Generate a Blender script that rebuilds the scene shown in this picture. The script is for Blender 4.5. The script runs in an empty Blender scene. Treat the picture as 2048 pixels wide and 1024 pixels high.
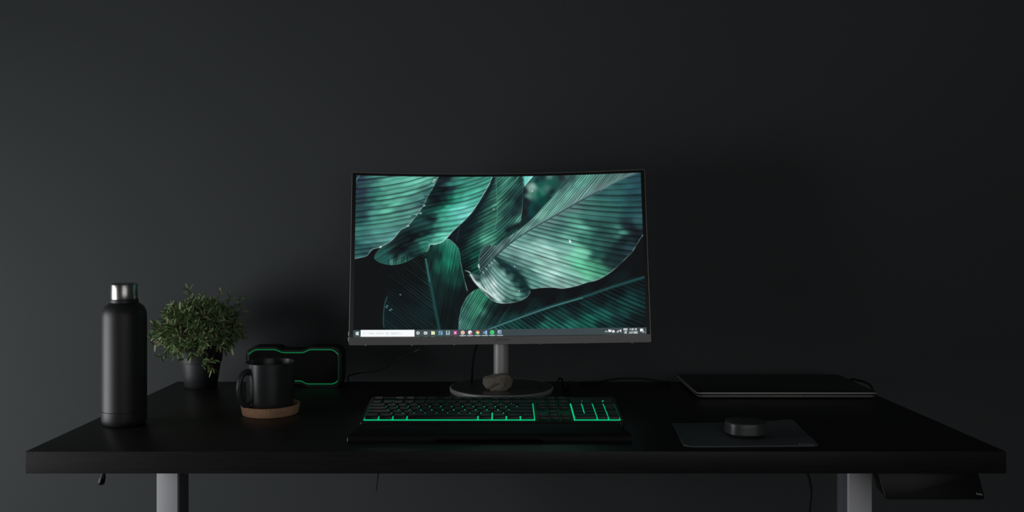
import bpy, bmesh, math, random
import numpy as np
from mathutils import Vector, Matrix, noise
R = math.radians; PI = math.pi
scn = bpy.context.scene; C = scn.collection
# ---------------------------------------------------------------- camera, world, light, exposure
cd = bpy.data.cameras.new('camera'); cam = bpy.data.objects.new('camera', cd); C.objects.link(cam)
cam.location = (0, -1.328, 1.065); cam.rotation_euler = (R(90), 0, 0)
cd.sensor_width = 36; cd.lens = 30.586; cd.shift_x = 0.00879; cd.shift_y = -0.02344; cd.clip_start = 0.05
scn.camera = cam
w = bpy.data.worlds.new('world'); scn.world = w; w.use_nodes = True
wb = w.node_tree.nodes['Background']; wb.inputs[0].default_value = (.75, .85, 1, 1); wb.inputs[1].default_value = 0.15
vs = scn.view_settings; vs.view_transform = 'Standard'; vs.look = 'None'; vs.exposure = 0; vs.gamma = 1; vs.use_curve_mapping = False
def area(name, loc, rot, sx, sy, power, col):
    l = bpy.data.lights.new(name, 'AREA'); l.shape = 'RECTANGLE'; l.size = sx; l.size_y = sy; l.energy = power; l.color = col
    o = bpy.data.objects.new(name, l); C.objects.link(o); o.location = loc; o.rotation_euler = rot; return o
WX, WY0, WY1, WZ0, WZ1 = -1.95, -0.95, 0.25, 0.08, 1.22          # the window: wall plane and opening
area('daylight_through_window', (WX - .12, (WY0 + WY1) / 2, (WZ0 + WZ1) / 2), (0, R(-90), 0), WZ1 - WZ0, WY1 - WY0, 24.5, (.97, .985, 1.0))
FX0, FX1, FZ0, FZ1, RF = -.2, 2.1, 0.5, 1.9, -2.6                # unseen window added behind the camera for dim fill light
area('added_fill_behind_camera', ((FX0 + FX1) / 2, RF - .12, (FZ0 + FZ1) / 2), (R(90), 0, 0), FX1 - FX0, FZ1 - FZ0, 8.0, (1.0, .99, .97))
scn.cycles.use_denoising = True
# ---------------------------------------------------------------- materials
def s2l(c): return tuple(((v / 255 + .055) / 1.055) ** 2.4 if v > 10 else v / 255 / 12.92 for v in c)
def mat(name, col, rough=.5, metal=0.0, spec=.5, emit=None, es=0, bump=None, vary=None, aniso=0, sheen=0):
    """bump=(scale,strength,dist[,stretch xyz]) ; vary=(scale,other colour[,stretch])"""
    m = bpy.data.materials.new(name); m.use_nodes = True; nt = m.node_tree; b = nt.nodes['Principled BSDF']
    b.inputs['Base Color'].default_value = (*col, 1); b.inputs['Roughness'].default_value = rough; b.inputs['Metallic'].default_value = metal
    b.inputs['Specular IOR Level'].default_value = spec
    if emit: b.inputs['Emission Color'].default_value = (*emit, 1); b.inputs['Emission Strength'].default_value = es
    if aniso: b.inputs['Anisotropic'].default_value = aniso
    tc = nt.nodes.new('ShaderNodeTexCoord')
    def tex(scale, st, detail=4):
        mp = nt.nodes.new('ShaderNodeMapping'); mp.inputs['Scale'].default_value = st; nt.links.new(tc.outputs['Object'], mp.inputs[0])
        n = nt.nodes.new('ShaderNodeTexNoise'); n.inputs['Scale'].default_value = scale; n.inputs['Detail'].default_value = detail
        nt.links.new(mp.outputs[0], n.inputs[0]); return n
    if bump:
        n = tex(bump[0], bump[3] if len(bump) > 3 else (1, 1, 1)); bp = nt.nodes.new('ShaderNodeBump')
        bp.inputs['Strength'].default_value = bump[1]; bp.inputs['Distance'].default_value = bump[2]
        nt.links.new(n.outputs['Fac'], bp.inputs['Height']); nt.links.new(bp.outputs[0], b.inputs['Normal'])
    if vary:
        n = tex(vary[0], vary[2] if len(vary) > 2 else (1, 1, 1), 6); r = nt.nodes.new('ShaderNodeValToRGB')
        r.color_ramp.elements[0].position = .35; r.color_ramp.elements[1].position = .65
        r.color_ramp.elements[0].color = (*col, 1); r.color_ramp.elements[1].color = (*vary[1], 1)
        nt.links.new(n.outputs['Fac'], r.inputs[0]); nt.links.new(r.outputs[0], b.inputs['Base Color'])
    return m
M = {}
M['wall'] = mat('painted_wall', (.0695, .0765, .0790), .7, spec=.2, bump=(260, .12, .002), vary=(3, (.0670, .0740, .0765)))
M['floor'] = mat('dark_floor', (.06, .045, .035), .5, vary=(6, (.09, .065, .05), (1, 8, 1)))
M['ceiling'] = mat('ceiling_paint', (.16, .17, .18), .9)
M['window_frame'] = mat('window_frame_paint', (.5, .5, .5), .5)
M['wood'] = mat('black_brown_foil', (.013, .0115, .011), .40, spec=.25, bump=(40, .10, .0006, (1, 22, 22)), vary=(14, (.019, .0175, .017), (1, 26, 26)))
M['legs'] = mat('white_powder_coated_steel', (.68, .68, .71), .5)
M['column'] = mat('dark_grey_leg_rear', (.135, .140, .160), .7, spec=.15)
M['powder'] = mat('black_powder_coat', (.030, .030, .031), .42, spec=.55, bump=(900, .35, .0006))
M['steel'] = mat('brushed_steel', (.62, .60, .57), .24, 1.0, bump=(60, .08, .0004, (1, 1, 40)), aniso=.5)
M['plastic'] = mat('black_plastic', (.012, .012, .013), .42)
M['satin'] = mat('satin_black_plastic', (.022, .022, .024), .34)
M['rubber'] = mat('black_rubber', (.010, .010, .010), .75, spec=.25)
M['pot'] = mat('black_pot_plastic', (.030, .031, .034), .5)
M['soil'] = mat('dark_soil', (.02, .014, .01), .95, bump=(200, .8, .002))
M['ceramic'] = mat('black_glazed_ceramic', (.040, .041, .044), .33, spec=.6)
M['cork'] = mat('cork', (.68, .40, .25), .8, spec=.2, vary=(220, (.55, .31, .18)), bump=(300, .3, .0006))
M['silver'] = mat('silver_metal_paint', (.30, .295, .29), .33, .95)
M['neck'] = mat('silver_painted_neck', (.62, .62, .60), .42, .2)
M['chin'] = mat('grey_brushed_bezel', (.30, .295, .287), .5, .3, bump=(90, .05, .0003, (.2, 6, 6)))
M['rim'] = mat('thin_silver_rim', (.5, .47, .44), .35, .8)
M['bezel'] = mat('black_bezel', (.006, .006, .006), .3)
M['marking'] = mat('dark_lettering', (.06, .06, .062), .5)
M['rock'] = mat('rough_brown_stone', (.42, .37, .31), .85, spec=.2, bump=(120, .6, .002), vary=(45, (.30, .26, .215)))
M['key'] = mat('keycap_plastic', (.009, .0095, .0095), .34, spec=.45)
M['deck'] = mat('keyboard_deck', (.012, .012, .012), .5)
M['leatherette'] = mat('wrist_rest_leatherette', (.009, .009, .009), .62, spec=.2, bump=(700, .3, .0004))
def glow(name, rgb, st): return mat(name, (.005, .01, .008), .5, emit=rgb, es=st)
GREEN = (.004, .78, .30)
M['glow'] = glow('green_backlight', GREEN, .66)
M['glow_dim'] = glow('dim_green_backlight', GREEN, .012)
M['led'] = glow('green_indicator', (.02, .6, .3), .8)
M['ring_top'] = glow('green_ring_light', (.001, .125, .038), 1.0)
M['ring_side'] = glow('green_ring_shaded_side', (.001, .125, .038), .14)  # same trim, glow lowered to shade its upright sides
M['grille'] = mat('speaker_grille_cloth', (.006, .006, .006), .8, spec=.15, bump=(1500, .5, .0005))
M['lid'] = mat('dark_grey_laptop_lid', (.050, .050, .050), .32, .6)
M['alu'] = mat('laptop_edge_metal', (.55, .55, .51), .4, .3)
M['alu_dark'] = mat('laptop_base_metal', (.20, .20, .19), .4, .3)
M['pad'] = mat('charcoal_mouse_pad_cloth', (.115, .124, .130), .62, spec=.35, bump=(1200, .3, .0004))
M['print'] = mat('pale_grey_print', (.30, .30, .30), .5)
M['mouse'] = mat('matt_graphite_plastic', (.060, .061, .062), .36)
M['cable'] = mat('black_cable_jacket', (.010, .010, .010), .35)
M['box'] = mat('glossy_black_casing', (.006, .006, .006), .35, spec=.2)
def leaf_mat():
    m = mat('needle_leaf_green', (.045, .085, .030), .5, spec=.35); nt = m.node_tree; b = nt.nodes['Principled BSDF']
    g = nt.nodes.new('ShaderNodeNewGeometry'); r = nt.nodes.new('ShaderNodeValToRGB'); e = r.color_ramp
    e.elements[0].color = (.14, .23, .10, 1); e.elements[1].color = (.34, .50, .21, 1); x = e.elements.new(.5); x.color = (.23, .38, .155, 1)
    x = e.elements.new(.97); x.color = (.34, .29, .15, 1)
    nt.links.new(g.outputs['Random Per Island'], r.inputs[0]); nt.links.new(r.outputs[0], b.inputs['Base Color']); return m
M['leaf'] = leaf_mat()
M['stem'] = mat('woody_stem', (.05, .04, .025), .7)
# ---------------------------------------------------------------- helpers
def obj(name, bm, m, parent=None, smooth=True, angle=35):
    """bm is in world coordinates; a child is stored relative to its parent's base point"""
    if parent is not None:
        off = parent.matrix_basis.translation.copy(); p = parent.parent
        while p is not None: off = off + p.matrix_basis.translation; p = p.parent
        bmesh.ops.translate(bm, verts=bm.verts, vec=-off)
    bmesh.ops.recalc_face_normals(bm, faces=bm.faces)
    me = bpy.data.meshes.new(name)
    if smooth:
        for f in bm.faces: f.smooth = True
        for e in bm.edges:
            if len(e.link_faces) == 2 and e.calc_face_angle(0) > R(angle): e.smooth = False
    bm.to_mesh(me); bm.free(); me.materials.append(m)
    o = bpy.data.objects.new(name, me); C.objects.link(o); o.parent = parent; return o
def setp(o, label=None, cat=None, group=None, kind=None):
    if label: o['label'] = label
    if cat: o['category'] = cat
    if group: o['group'] = group
    if kind: o['kind'] = kind
    return o
def thing(name, loc, label, cat, group=None):
    o = bpy.data.objects.new(name, None); o.empty_display_size = .05; C.objects.link(o); o.location = loc; return setp(o, label, cat, group)
def struct(name, bm, m, parent=None):
    o = obj(name, bm, m, parent, smooth=False)
    if parent is None: o['kind'] = 'structure'
    return o
def box(x0, x1, y0, y1, z0, z1, bev=0, seg=2, bm=None):
    new = bmesh.new()
    v = [new.verts.new((x, y, z)) for z in (z0, z1) for y in (y0, y1) for x in (x0, x1)]
    for f in ((0, 2, 3, 1), (4, 5, 7, 6), (0, 1, 5, 4), (2, 6, 7, 3), (0, 4, 6, 2), (1, 3, 7, 5)): new.faces.new([v[i] for i in f])
    if bev: bmesh.ops.bevel(new, geom=list(new.edges), offset=bev, segments=seg, profile=.6, affect='EDGES')
    return join(bm, new)
def join(bm, new):
    if bm is None: return new
    me = bpy.data.meshes.new('tmp'); new.to_mesh(me); new.free(); bm.from_mesh(me); bpy.data.meshes.remove(me); return bm
def lathe(prof, cx, cy, z0=0, n=64, bm=None, closed=False):
    """prof: (radius, height) from the bottom centre up and round"""
    new = bmesh.new(); rings = []
    for r, z in prof:
        if r < 1e-6: rings.append([new.verts.new((cx, cy, z0 + z))])
        else: rings.append([new.verts.new((cx + r * math.cos(2 * PI * k / n), cy + r * math.sin(2 * PI * k / n), z0 + z)) for k in range(n)])
    pairs = list(zip(rings[:-1], rings[1:])) + ([(rings[-1], rings[0])] if closed else [])
    for a, b in pairs:
        for k in range(n):
            k2 = (k + 1) % n
            if len(a) == 1 and len(b) == 1: continue
            if len(a) == 1: new.faces.new((a[0], b[k], b[k2]))
            elif len(b) == 1: new.faces.new((a[k], a[k2], b[0]))
            else: new.faces.new((a[k], a[k2], b[k2], b[k]))
    return join(bm, new)
def smooth_path(pts, n=8):
    P = [Vector(p) for p in pts]; out = []
    for i in range(len(P) - 1):
        a = P[max(i - 1, 0)]; b = P[i]; c = P[i + 1]; d = P[min(i + 2, len(P) - 1)]
        for k in range(n):
            t = k / n; out.append(.5 * ((2 * b) + (c - a) * t + (2 * a - 5 * b + 4 * c - d) * t * t + (3 * b - a - 3 * c + d) * t ** 3))
    out.append(P[-1]); return out
def tube(pts, r, seg=10, bm=None, closed=False, sy=1.0):
    """r: number or a list along the path"""
    new = bmesh.new(); n = len(pts); rings = []; P = [Vector(p) for p in pts]; up = None
    for i, p in enumerate(P):
        t = (P[(i + 1) % n] - P[i - 1]) if closed else (P[min(i + 1, n - 1)] - P[max(i - 1, 0)]); t.normalize()
        if up is None:
            up = Vector((0, 0, 1)) if abs(t.z) < .9 else Vector((0, 1, 0))
        up = (up - t * up.dot(t)).normalized(); s = t.cross(up); rr = r if not isinstance(r, (list, tuple)) else r[min(int(i * len(r) / n), len(r) - 1)]
        if isinstance(r, (list, tuple)):
            q = i * (len(r) - 1) / (n - 1); k = min(int(q), len(r) - 2); rr = r[k] + (r[k + 1] - r[k]) * (q - k)
        rings.append([new.verts.new(p + (s * math.cos(2 * PI * k / seg) * sy + up * math.sin(2 * PI * k / seg)) * rr) for k in range(seg)])
    for i in range(n if closed else n - 1):
        a, b = rings[i], rings[(i + 1) % n]
        for k in range(seg): new.faces.new((a[k], a[(k + 1) % seg], b[(k + 1) % seg], b[k]))
    if not closed: new.faces.new(rings[0]); new.faces.new(rings[-1])
    return join(bm, new)
def rpoly(pts, rad, n=5):
    """corner-rounded polygon (2-D)"""
    out = []; m = len(pts)
    for i in range(m):
        p = Vector(pts[i]); a = (Vector(pts[i - 1]) - p); b = (Vector(pts[(i + 1) % m]) - p); la, lb = a.length, b.length
        r = min(rad, la * .45, lb * .45); A = p + a / la * r; B = p + b / lb * r
        for k in range(n + 1):
            t = k / n; out.append(tuple((1 - t) ** 2 * A + 2 * t * (1 - t) * p + t * t * B))
    return out
def prism(poly, lo, hi, f, bev=0, bm=None, seg=2):
    """extrude a 2-D polygon; f maps (u, v, w) to a 3-D point, w from lo to hi"""
    new = bmesh.new(); a = [new.verts.new(f(u, v, lo)) for u, v in poly]; b = [new.verts.new(f(u, v, hi)) for u, v in poly]; n = len(poly)
    fa = new.faces.new(a[::-1]); fb = new.faces.new(b)
    for i in range(n): new.faces.new((a[i], a[(i + 1) % n], b[(i + 1) % n], b[i]))
    if bev:
        ed = list(set(fa.edges) | set(fb.edges)); bmesh.ops.bevel(new, geom=ed, offset=bev, segments=seg, profile=.5, affect='EDGES')
    return join(bm, new)
def text_bm(s, h, f, depth=.0003, spacing=1.0):
    """lettering as a thin mesh; f maps (u, v, w)"""
    cu = bpy.data.curves.new('t', 'FONT'); cu.body = s; cu.size = h / .69; cu.extrude = depth; cu.align_x = 'CENTER'; cu.space_character = spacing; cu.resolution_u = 3
    o = bpy.data.objects.new('t', cu); C.objects.link(o); bpy.context.view_layer.update()
    me = bpy.data.meshes.new_from_object(o.evaluated_get(bpy.context.evaluated_depsgraph_get())); bm = bmesh.new(); bm.from_mesh(me)
    bpy.data.objects.remove(o); bpy.data.curves.remove(cu); bpy.data.meshes.remove(me)
    for v in bm.verts: v.co = Vector(f(*v.co))
    return bm
# ---------------------------------------------------------------- artwork shown on the monitor's screen
def _cr(pts, n=6):
    P = np.array(pts, float); out = []
    for i in range(len(P) - 1):
        a = P[max(i - 1, 0)]; b = P[i]; c = P[i + 1]; d = P[min(i + 2, len(P) - 1)]
        for k in range(n):
            t = k / n
            out.append(0.5 * ((2 * b) + (c - a) * t + (2 * a - 5 * b + 4 * c - d) * t * t + (3 * b - a - 3 * c + d) * t ** 3))
    out.append(P[-1]); return np.array(out)
def _inside(x, y, poly):
    r = np.zeros(x.shape, bool); n = len(poly)
    for i in range(n):
        x0, y0 = poly[i]; x1, y1 = poly[(i + 1) % n]
        if y0 == y1: continue
        c = (y0 > y) != (y1 > y)
        r ^= c & (x < (x1 - x0) * (y - y0) / (y1 - y0) + x0)
    return r
def _dist(x, y, line):
    d = np.full(x.shape, 1e9)
    for (x0, y0), (x1, y1) in zip(line[:-1], line[1:]):
        dx, dy = x1 - x0, y1 - y0; l2 = dx * dx + dy * dy + 1e-9
        t = np.clip(((x - x0) * dx + (y - y0) * dy) / l2, 0, 1)
        d = np.minimum(d, (x - x0 - t * dx) ** 2 + (y - y0 - t * dy) ** 2)
    return np.sqrt(d)
_T = np.random.RandomState(7).rand(4096)
def _rnd(i, s=0): return _T[(np.floor(i).astype(np.int64) * 37 + s * 101) % 4096]
def _vn(t, s=0):
    i = np.floor(t); f = t - i; f = f * f * (3 - 2 * f)
    return _rnd(i, s) * (1 - f) + _rnd(i + 1, s) * f
def _vn2(a, b, s=0):
    j = np.floor(b); f = b - j; f = f * f * (3 - 2 * f)
    i = np.floor(a); g = a - i; g = g * g * (3 - 2 * g)
    q = lambda u, v: _T[((u * 57 + v * 131 + s * 17).astype(np.int64)) % 4096]
    return (q(i, j) * (1 - f) + q(i, j + 1) * f) * (1 - g) + (q(i + 1, j) * (1 - f) + q(i + 1, j + 1) * f) * g
def _field(x, y, anchors, s=9.0):
    A = np.array(anchors, float); W = 0; C = 0
    for a in A:
        w = 1.0 / ((x - a[0]) ** 2 + (y - a[1]) ** 2 + s * s) ** 2
        W = W + w; C = C + w[:, None] * a[2:5][None, :]
    return C / W[:, None]
def _sm(e0, e1, v):
    t = np.clip((v - e0) / (e1 - e0), 0, 1); return t * t * (3 - 2 * t)


GLY = {'0':'111101101101111','1':'010110010010111','2':'111001111100111','4':'101101111001001','5':'111100111001111',
 ':':'000010000010000','/':'001001010100100','P':'111101111100100','M':'101111111101101','E':'111100110100111','N':'101111111111101',
 'G':'111100101101111','U':'101101101101111','S':'111100111001111','T':'111010010010010','y':'000101111001110','p':'000111101111100',
 'e':'000111111100111','h':'100100111101101','r':'000111100100100','t':'010111010010011','o':'000111101101111','s':'000111110011111',
 'a':'000011101101111','c':'000111100100111','L':'100100100100111','R':'111101110101101',' ':'000000000000000'}

def paint(X, Y):
    """colour (0..1, display values) of the wallpaper and task bar; X, Y flat arrays in artwork units"""
    out = np.empty((X.size, 3)); out[:] = (14, 16, 18)
    def layer(poly, anchors, phase=None, period=7, amp=.6, width=.16, jit=10, direc=(1, 0), edge=None, edgecol=(200, 225, 222), edgew=1.0,
              seed=1, soft=.8, n=6, s=9, bright=0.0, fade=None, edgevar=True, gloss=0.25, sharp=1.0):
        P = _cr(poly + [poly[0]], n)[:-1] if n > 1 else np.array(poly, float)
        bx = (X > P[:, 0].min() - 4) & (X < P[:, 0].max() + 4) & (Y > P[:, 1].min() - 4) & (Y < P[:, 1].max() + 4)
        idx = np.nonzero(bx)[0]; x = X[idx]; y = Y[idx]
        ins = _inside(x, y, P); d = _dist(x, y, np.vstack([P, P[:1]]))
        a = np.clip(.5 + np.where(ins, d, -d) / (2 * soft), 0, 1)
        k = a > 0; idx = idx[k]; x = x[k]; y = y[k]; a = a[k]
        if phase is not None:
            ph = phase(x, y); t = ph / period; t = t + .45 * _vn(t * .6, seed)
            cell = np.floor(t); f = t - cell
            j = (_rnd(cell, seed + 3) - .5) * 2 * jit
            c = _field(x + direc[0] * j, y + direc[1] * j, anchors, s)
            fade_ = 1.0 if fade is None else fade(x, y)
            dd = np.minimum(f, 1 - f)
            line = np.exp(-(dd / width) ** 2) * (.35 + .65 * _rnd(np.round(t), seed + 5))
            al = _vn2(cell, (x * direc[0] + y * direc[1]) / 26.0, seed)
            m = 1 - amp * line * fade_ + gloss * (f - .5) * fade_ * (.4 + _rnd(cell, seed + 9)) + .22 * (al - .5) * sharp
            fine = _vn(ph / (period * .23), seed + 11) - .5
            m = m + .16 * fine
            c = c * np.clip(m, 0, 3)[:, None]
            if bright:
                l2 = np.exp(-((np.minimum((f + .5) % 1, 1 - (f + .5) % 1)) / (width * .7)) ** 2) * (.2 + .8 * _rnd(cell, seed + 6))
                c = c + (bright * l2 * fade_)[:, None] * np.array([150, 200, 188.])
        else: c = _field(x, y, anchors, s)
        if edge is not None:
            E = _cr(edge, 6); de = _dist(x, y, E)
            v = np.exp(-(de / edgew) ** 2)
            if edgevar: v = v * np.clip(.15 + 1.1 * _vn(y / 5.0 + x / 9.0, seed + 20), 0, 1)
            c = c * (1 - v[:, None]) + v[:, None] * np.array(edgecol, float)
        out[idx] = out[idx] * (1 - a[:, None]) + c * a[:, None]
    def stroke(pts, w, col, alpha=1.0, taper=False, n=6):
        L = _cr(pts, n) if n > 1 else np.array(pts, float)
        bx = (X > L[:, 0].min() - 8) & (X < L[:, 0].max() + 8) & (Y > L[:, 1].min() - 8) & (Y < L[:, 1].max() + 8)
        idx = np.nonzero(bx)[0]; d = _dist(X[idx], Y[idx], L)
        v = np.exp(-(d / w) ** 2) * alpha
        out[idx] = out[idx] * (1 - v[:, None]) + v[:, None] * np.array(col, float)
    # --- lower left dark leaf
    layer([(766, 662), (765, 640), (768, 605), (774, 580), (779, 552), (800, 535), (835, 515), (870, 488), (894, 479), (908, 489), (917, 503), (922, 535), (928, 562), (935, 590), (930, 620), (916, 662)],
          [(775, 640, 14, 28, 31), (800, 600, 13, 20, 23), (830, 560, 13, 17, 19), (790, 570, 13, 16, 18), (805, 545, 13, 16, 18), (860, 620, 15, 34, 36), (820, 650, 15, 28, 30), (845, 530, 13, 17, 19), (830, 590, 14, 24, 27),
           (868, 560, 16, 40, 38), (880, 535, 22, 82, 66), (896, 528, 24, 126, 98), (902, 500, 40, 130, 105), (893, 485, 60, 150, 125), (912, 520, 22, 92, 74),
           (918, 545, 16, 48, 42), (885, 500, 20, 90, 72), (872, 510, 14, 40, 38), (900, 560, 18, 62, 54), (905, 590, 13, 24, 26), (890, 630, 12, 18, 21), (920, 600, 12, 18, 20), (880, 580, 14, 36, 35)],
          phase=lambda x, y: np.where(x < 850 + (y - 520) * .2, 1.35 * (y - 520) - 1.0 * (x - 850), 3.2 * (x - 850) + .55 * (y - 520) + 40), period=9, amp=.35, width=.22, jit=8,
          direc=(.6, .8), bright=.08, gloss=.3, seed=2, edge=[(893, 480), (908, 489), (917, 503), (922, 535), (928, 562), (934, 584)], edgecol=(120, 160, 150), edgew=1.1)
    stroke([(850, 522), (854, 543), (858, 565), (863, 590), (868, 617), (873, 640), (878, 664)], 3.0, (32, 78, 78), .8)
    stroke([(849, 520), (853, 543), (857, 565)], 1.3, (75, 130, 125), .7)
    stroke([(766, 655), (765, 640), (767, 612), (772, 596)], 1.3, (45, 90, 90), .7)
    for a, b in ((772, 613), (777, 622), (780, 620), (798, 591), (770, 616)): stroke([(a, b), (a + 1.5, b + .5)], 1.2, (120, 165, 165), .8)
    # --- middle leaf behind
    layer([(984, 345), (1046, 345), (1047, 374), (1046, 402), (1044, 427), (1041, 447), (1032, 470), (1005, 505), (965, 548), (935, 556), (925, 530), (914, 490), (900, 470), (925, 440), (955, 405), (975, 372)],
          [(990, 358, 50, 105, 95), (998, 352, 70, 140, 120), (1012, 370, 72, 140, 120), (1030, 360, 60, 125, 108), (1040, 356, 30, 62, 62), (986, 380, 42, 92, 84), (975, 400, 36, 78, 74),
           (962, 420, 24, 52, 54), (978, 425, 48, 104, 92), (990, 440, 66, 130, 112), (975, 455, 56, 122, 102), (950, 445, 16, 36, 40), (932, 462, 14, 26, 30), (998, 404, 84, 165, 135),
           (1010, 410, 50, 100, 90), (1028, 385, 36, 72, 70), (1036, 400, 20, 36, 40), (1015, 430, 34, 66, 66), (1030, 425, 22, 44, 48), (1041, 440, 110, 185, 165), (1033, 448, 60, 120, 105),
           (1005, 455, 44, 96, 86), (990, 462, 60, 130, 110), (1015, 458, 30, 62, 62), (972, 480, 84, 165, 138), (985, 478, 84, 160, 136), (1000, 475, 40, 100, 85), (955, 480, 34, 84, 74), (945, 500, 22, 62, 56),
           (925, 490, 14, 24, 28), (940, 520, 15, 36, 36), (952, 515, 18, 90, 72), (948, 538, 18, 82, 66), (930, 540, 12, 20, 23), (1008, 480, 20, 50, 48)],
          phase=lambda x, y: np.where(x < 994, (y - 400) + .52 * (x - 990) , (y - 400) + .75 * (x - 990) + .006 * (x - 990) ** 2), period=7.5, amp=.5, width=.24, jit=8, direc=(.87, -.5),
          seed=4, edge=[(1046, 352), (1047, 374), (1046, 402), (1044, 427), (1041, 446), (1034, 449), (1022, 453)], edgecol=(120, 165, 155), edgew=.9, gloss=.5)
    stroke([(991, 352), (992, 375), (994, 410), (993, 440), (988, 462)], 1.2, (70, 140, 118), .6)
    stroke([(1022, 454), (1032, 450), (1042, 447)], 2.2, (28, 45, 48), .8)
    stroke([(1015, 462), (1028, 456), (1040, 452)], 5, (14, 24, 27), .9)
    stroke([(985, 356), (976, 380), (962, 405), (940, 440), (915, 470), (905, 480)], 5.5, (15, 24, 29), .9)
    stroke([(918, 455), (914, 470), (911, 484)], 1.4, (34, 50, 54), .7)
    # --- blurred leaves behind, top right of centre
    layer([(1046, 345), (1150, 345), (1120, 378), (1085, 416), (1060, 444), (1036, 462), (1042, 446), (1046, 420), (1048, 374)],
          [(1062, 378, 130, 165, 155), (1066, 372, 145, 180, 168), (1058, 392, 90, 140, 128), (1070, 388, 60, 118, 102), (1052, 400, 14, 30, 33), (1050, 382, 22, 34, 38), (1056, 358, 26, 70, 68),
           (1066, 356, 36, 95, 88), (1080, 366, 18, 84, 72), (1095, 376, 62, 108, 98), (1085, 384, 50, 112, 98), (1100, 362, 24, 84, 74), (1112, 356, 34, 78, 72), (1122, 352, 34, 44, 50), (1100, 352, 90, 125, 120),
           (1086, 352, 20, 50, 50), (1075, 360, 18, 44, 46), (1112, 370, 28, 72, 66), (1078, 389, 12, 82, 66), (1085, 400, 12, 60, 56), (1064, 412, 14, 66, 66), (1056, 408, 30, 30, 38), (1062, 425, 18, 62, 62),
           (1072, 416, 14, 44, 44), (1050, 425, 26, 26, 32), (1055, 440, 20, 38, 40), (1098, 395, 16, 52, 50), (1105, 384, 18, 44, 46), (1140, 350, 60, 90, 88)], s=5)
    stroke([(1130, 362), (1118, 377), (1104, 392)], 1.6, (80, 120, 115), .5)
    layer([(1047, 345), (1067, 345), (1066, 352), (1049, 372)], [(1050, 356, 100, 205, 190), (1060, 352, 130, 215, 205), (1050, 366, 110, 200, 190)], n=1,
          edge=[(1067, 350), (1049, 373)], edgecol=(215, 240, 238), edgew=1.6, edgevar=False)
    # --- second leaf from the left
    layer([(870, 343), (986, 343), (984, 352), (978, 368), (969.6, 382.7), (957, 404), (943, 425), (923.8, 446), (906, 462), (892, 478), (881.6, 486.5), (868, 491), (857, 493), (851, 505),
           (838, 511), (823, 520), (807, 527), (788, 532), (768, 531), (752, 525), (746, 515), (760, 495), (800, 460), (850, 400)],
          [(885, 355, 24, 30, 38), (880, 380, 15, 19, 24), (865, 400, 14, 18, 22), (893, 378, 28, 48, 56), (880, 400, 20, 38, 44), (860, 440, 14, 22, 26), (845, 470, 14, 22, 26), (820, 480, 12, 17, 20), (800, 500, 12, 16, 19),
           (905, 365, 48, 108, 98), (925, 358, 60, 136, 120), (950, 365, 66, 140, 124), (972, 362, 66, 150, 130), (912, 385, 52, 130, 110), (930, 385, 66, 160, 138), (950, 385, 78, 180, 158), (962, 380, 70, 150, 132),
           (890, 398, 22, 100, 78), (905, 400, 56, 160, 136), (925, 402, 96, 205, 184), (940, 398, 84, 180, 160), (882, 412, 18, 88, 68), (895, 415, 60, 165, 140), (915, 420, 100, 205, 186), (930, 418, 120, 215, 205),
           (868, 428, 22, 64, 60), (880, 435, 70, 170, 146), (900, 438, 92, 200, 178), (918, 434, 120, 215, 205), (872, 450, 60, 140, 120), (860, 455, 30, 72, 70), (890, 455, 76, 176, 152), (905, 452, 90, 190, 170),
           (848, 462, 26, 58, 60), (862, 470, 46, 110, 98), (880, 470, 84, 180, 155), (888, 472, 110, 200, 180), (850, 480, 40, 110, 96), (865, 485, 84, 165, 145), (842, 492, 46, 110, 98), (835, 500, 24, 60, 58),
           (848, 500, 40, 105, 92), (820, 512, 14, 24, 27), (790, 515, 12, 16, 19), (770, 522, 34, 84, 78), (785, 528, 70, 130, 120), (800, 522, 60, 120, 108), (815, 518, 40, 84, 80), (828, 508, 28, 58, 58)],
          phase=lambda x, y: (y - 400) + .10 * (x - 900) + .0022 * (x - 890) * np.abs(x - 890), period=9, amp=.42, width=.2, jit=9, direc=(1, -.15), seed=9, s=7,
          edge=[(984, 352), (978, 368), (969.6, 382.7), (957, 404), (943, 425), (923.8, 446), (906, 462), (892, 478), (881.6, 486.5), (868, 491), (857, 493)], edgecol=(205, 238, 232), edgew=1.5,
          fade=lambda x, y: np.where(y > 500, .3, 1.0))
    stroke([(836, 488), (846, 486), (856, 487), (855, 496), (846, 500)], 1.1, (90, 170, 150), .6)
    stroke([(857, 493), (855, 499), (850, 505)], 1.0, (150, 195, 185), .7)
    for a in (774, 785, 789, 801, 805, 812): stroke([(a, 532 - abs(a - 780) * .25), (a + .5, 524 - abs(a - 780) * .3)], 1.1, (14, 26, 29), .8)
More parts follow.
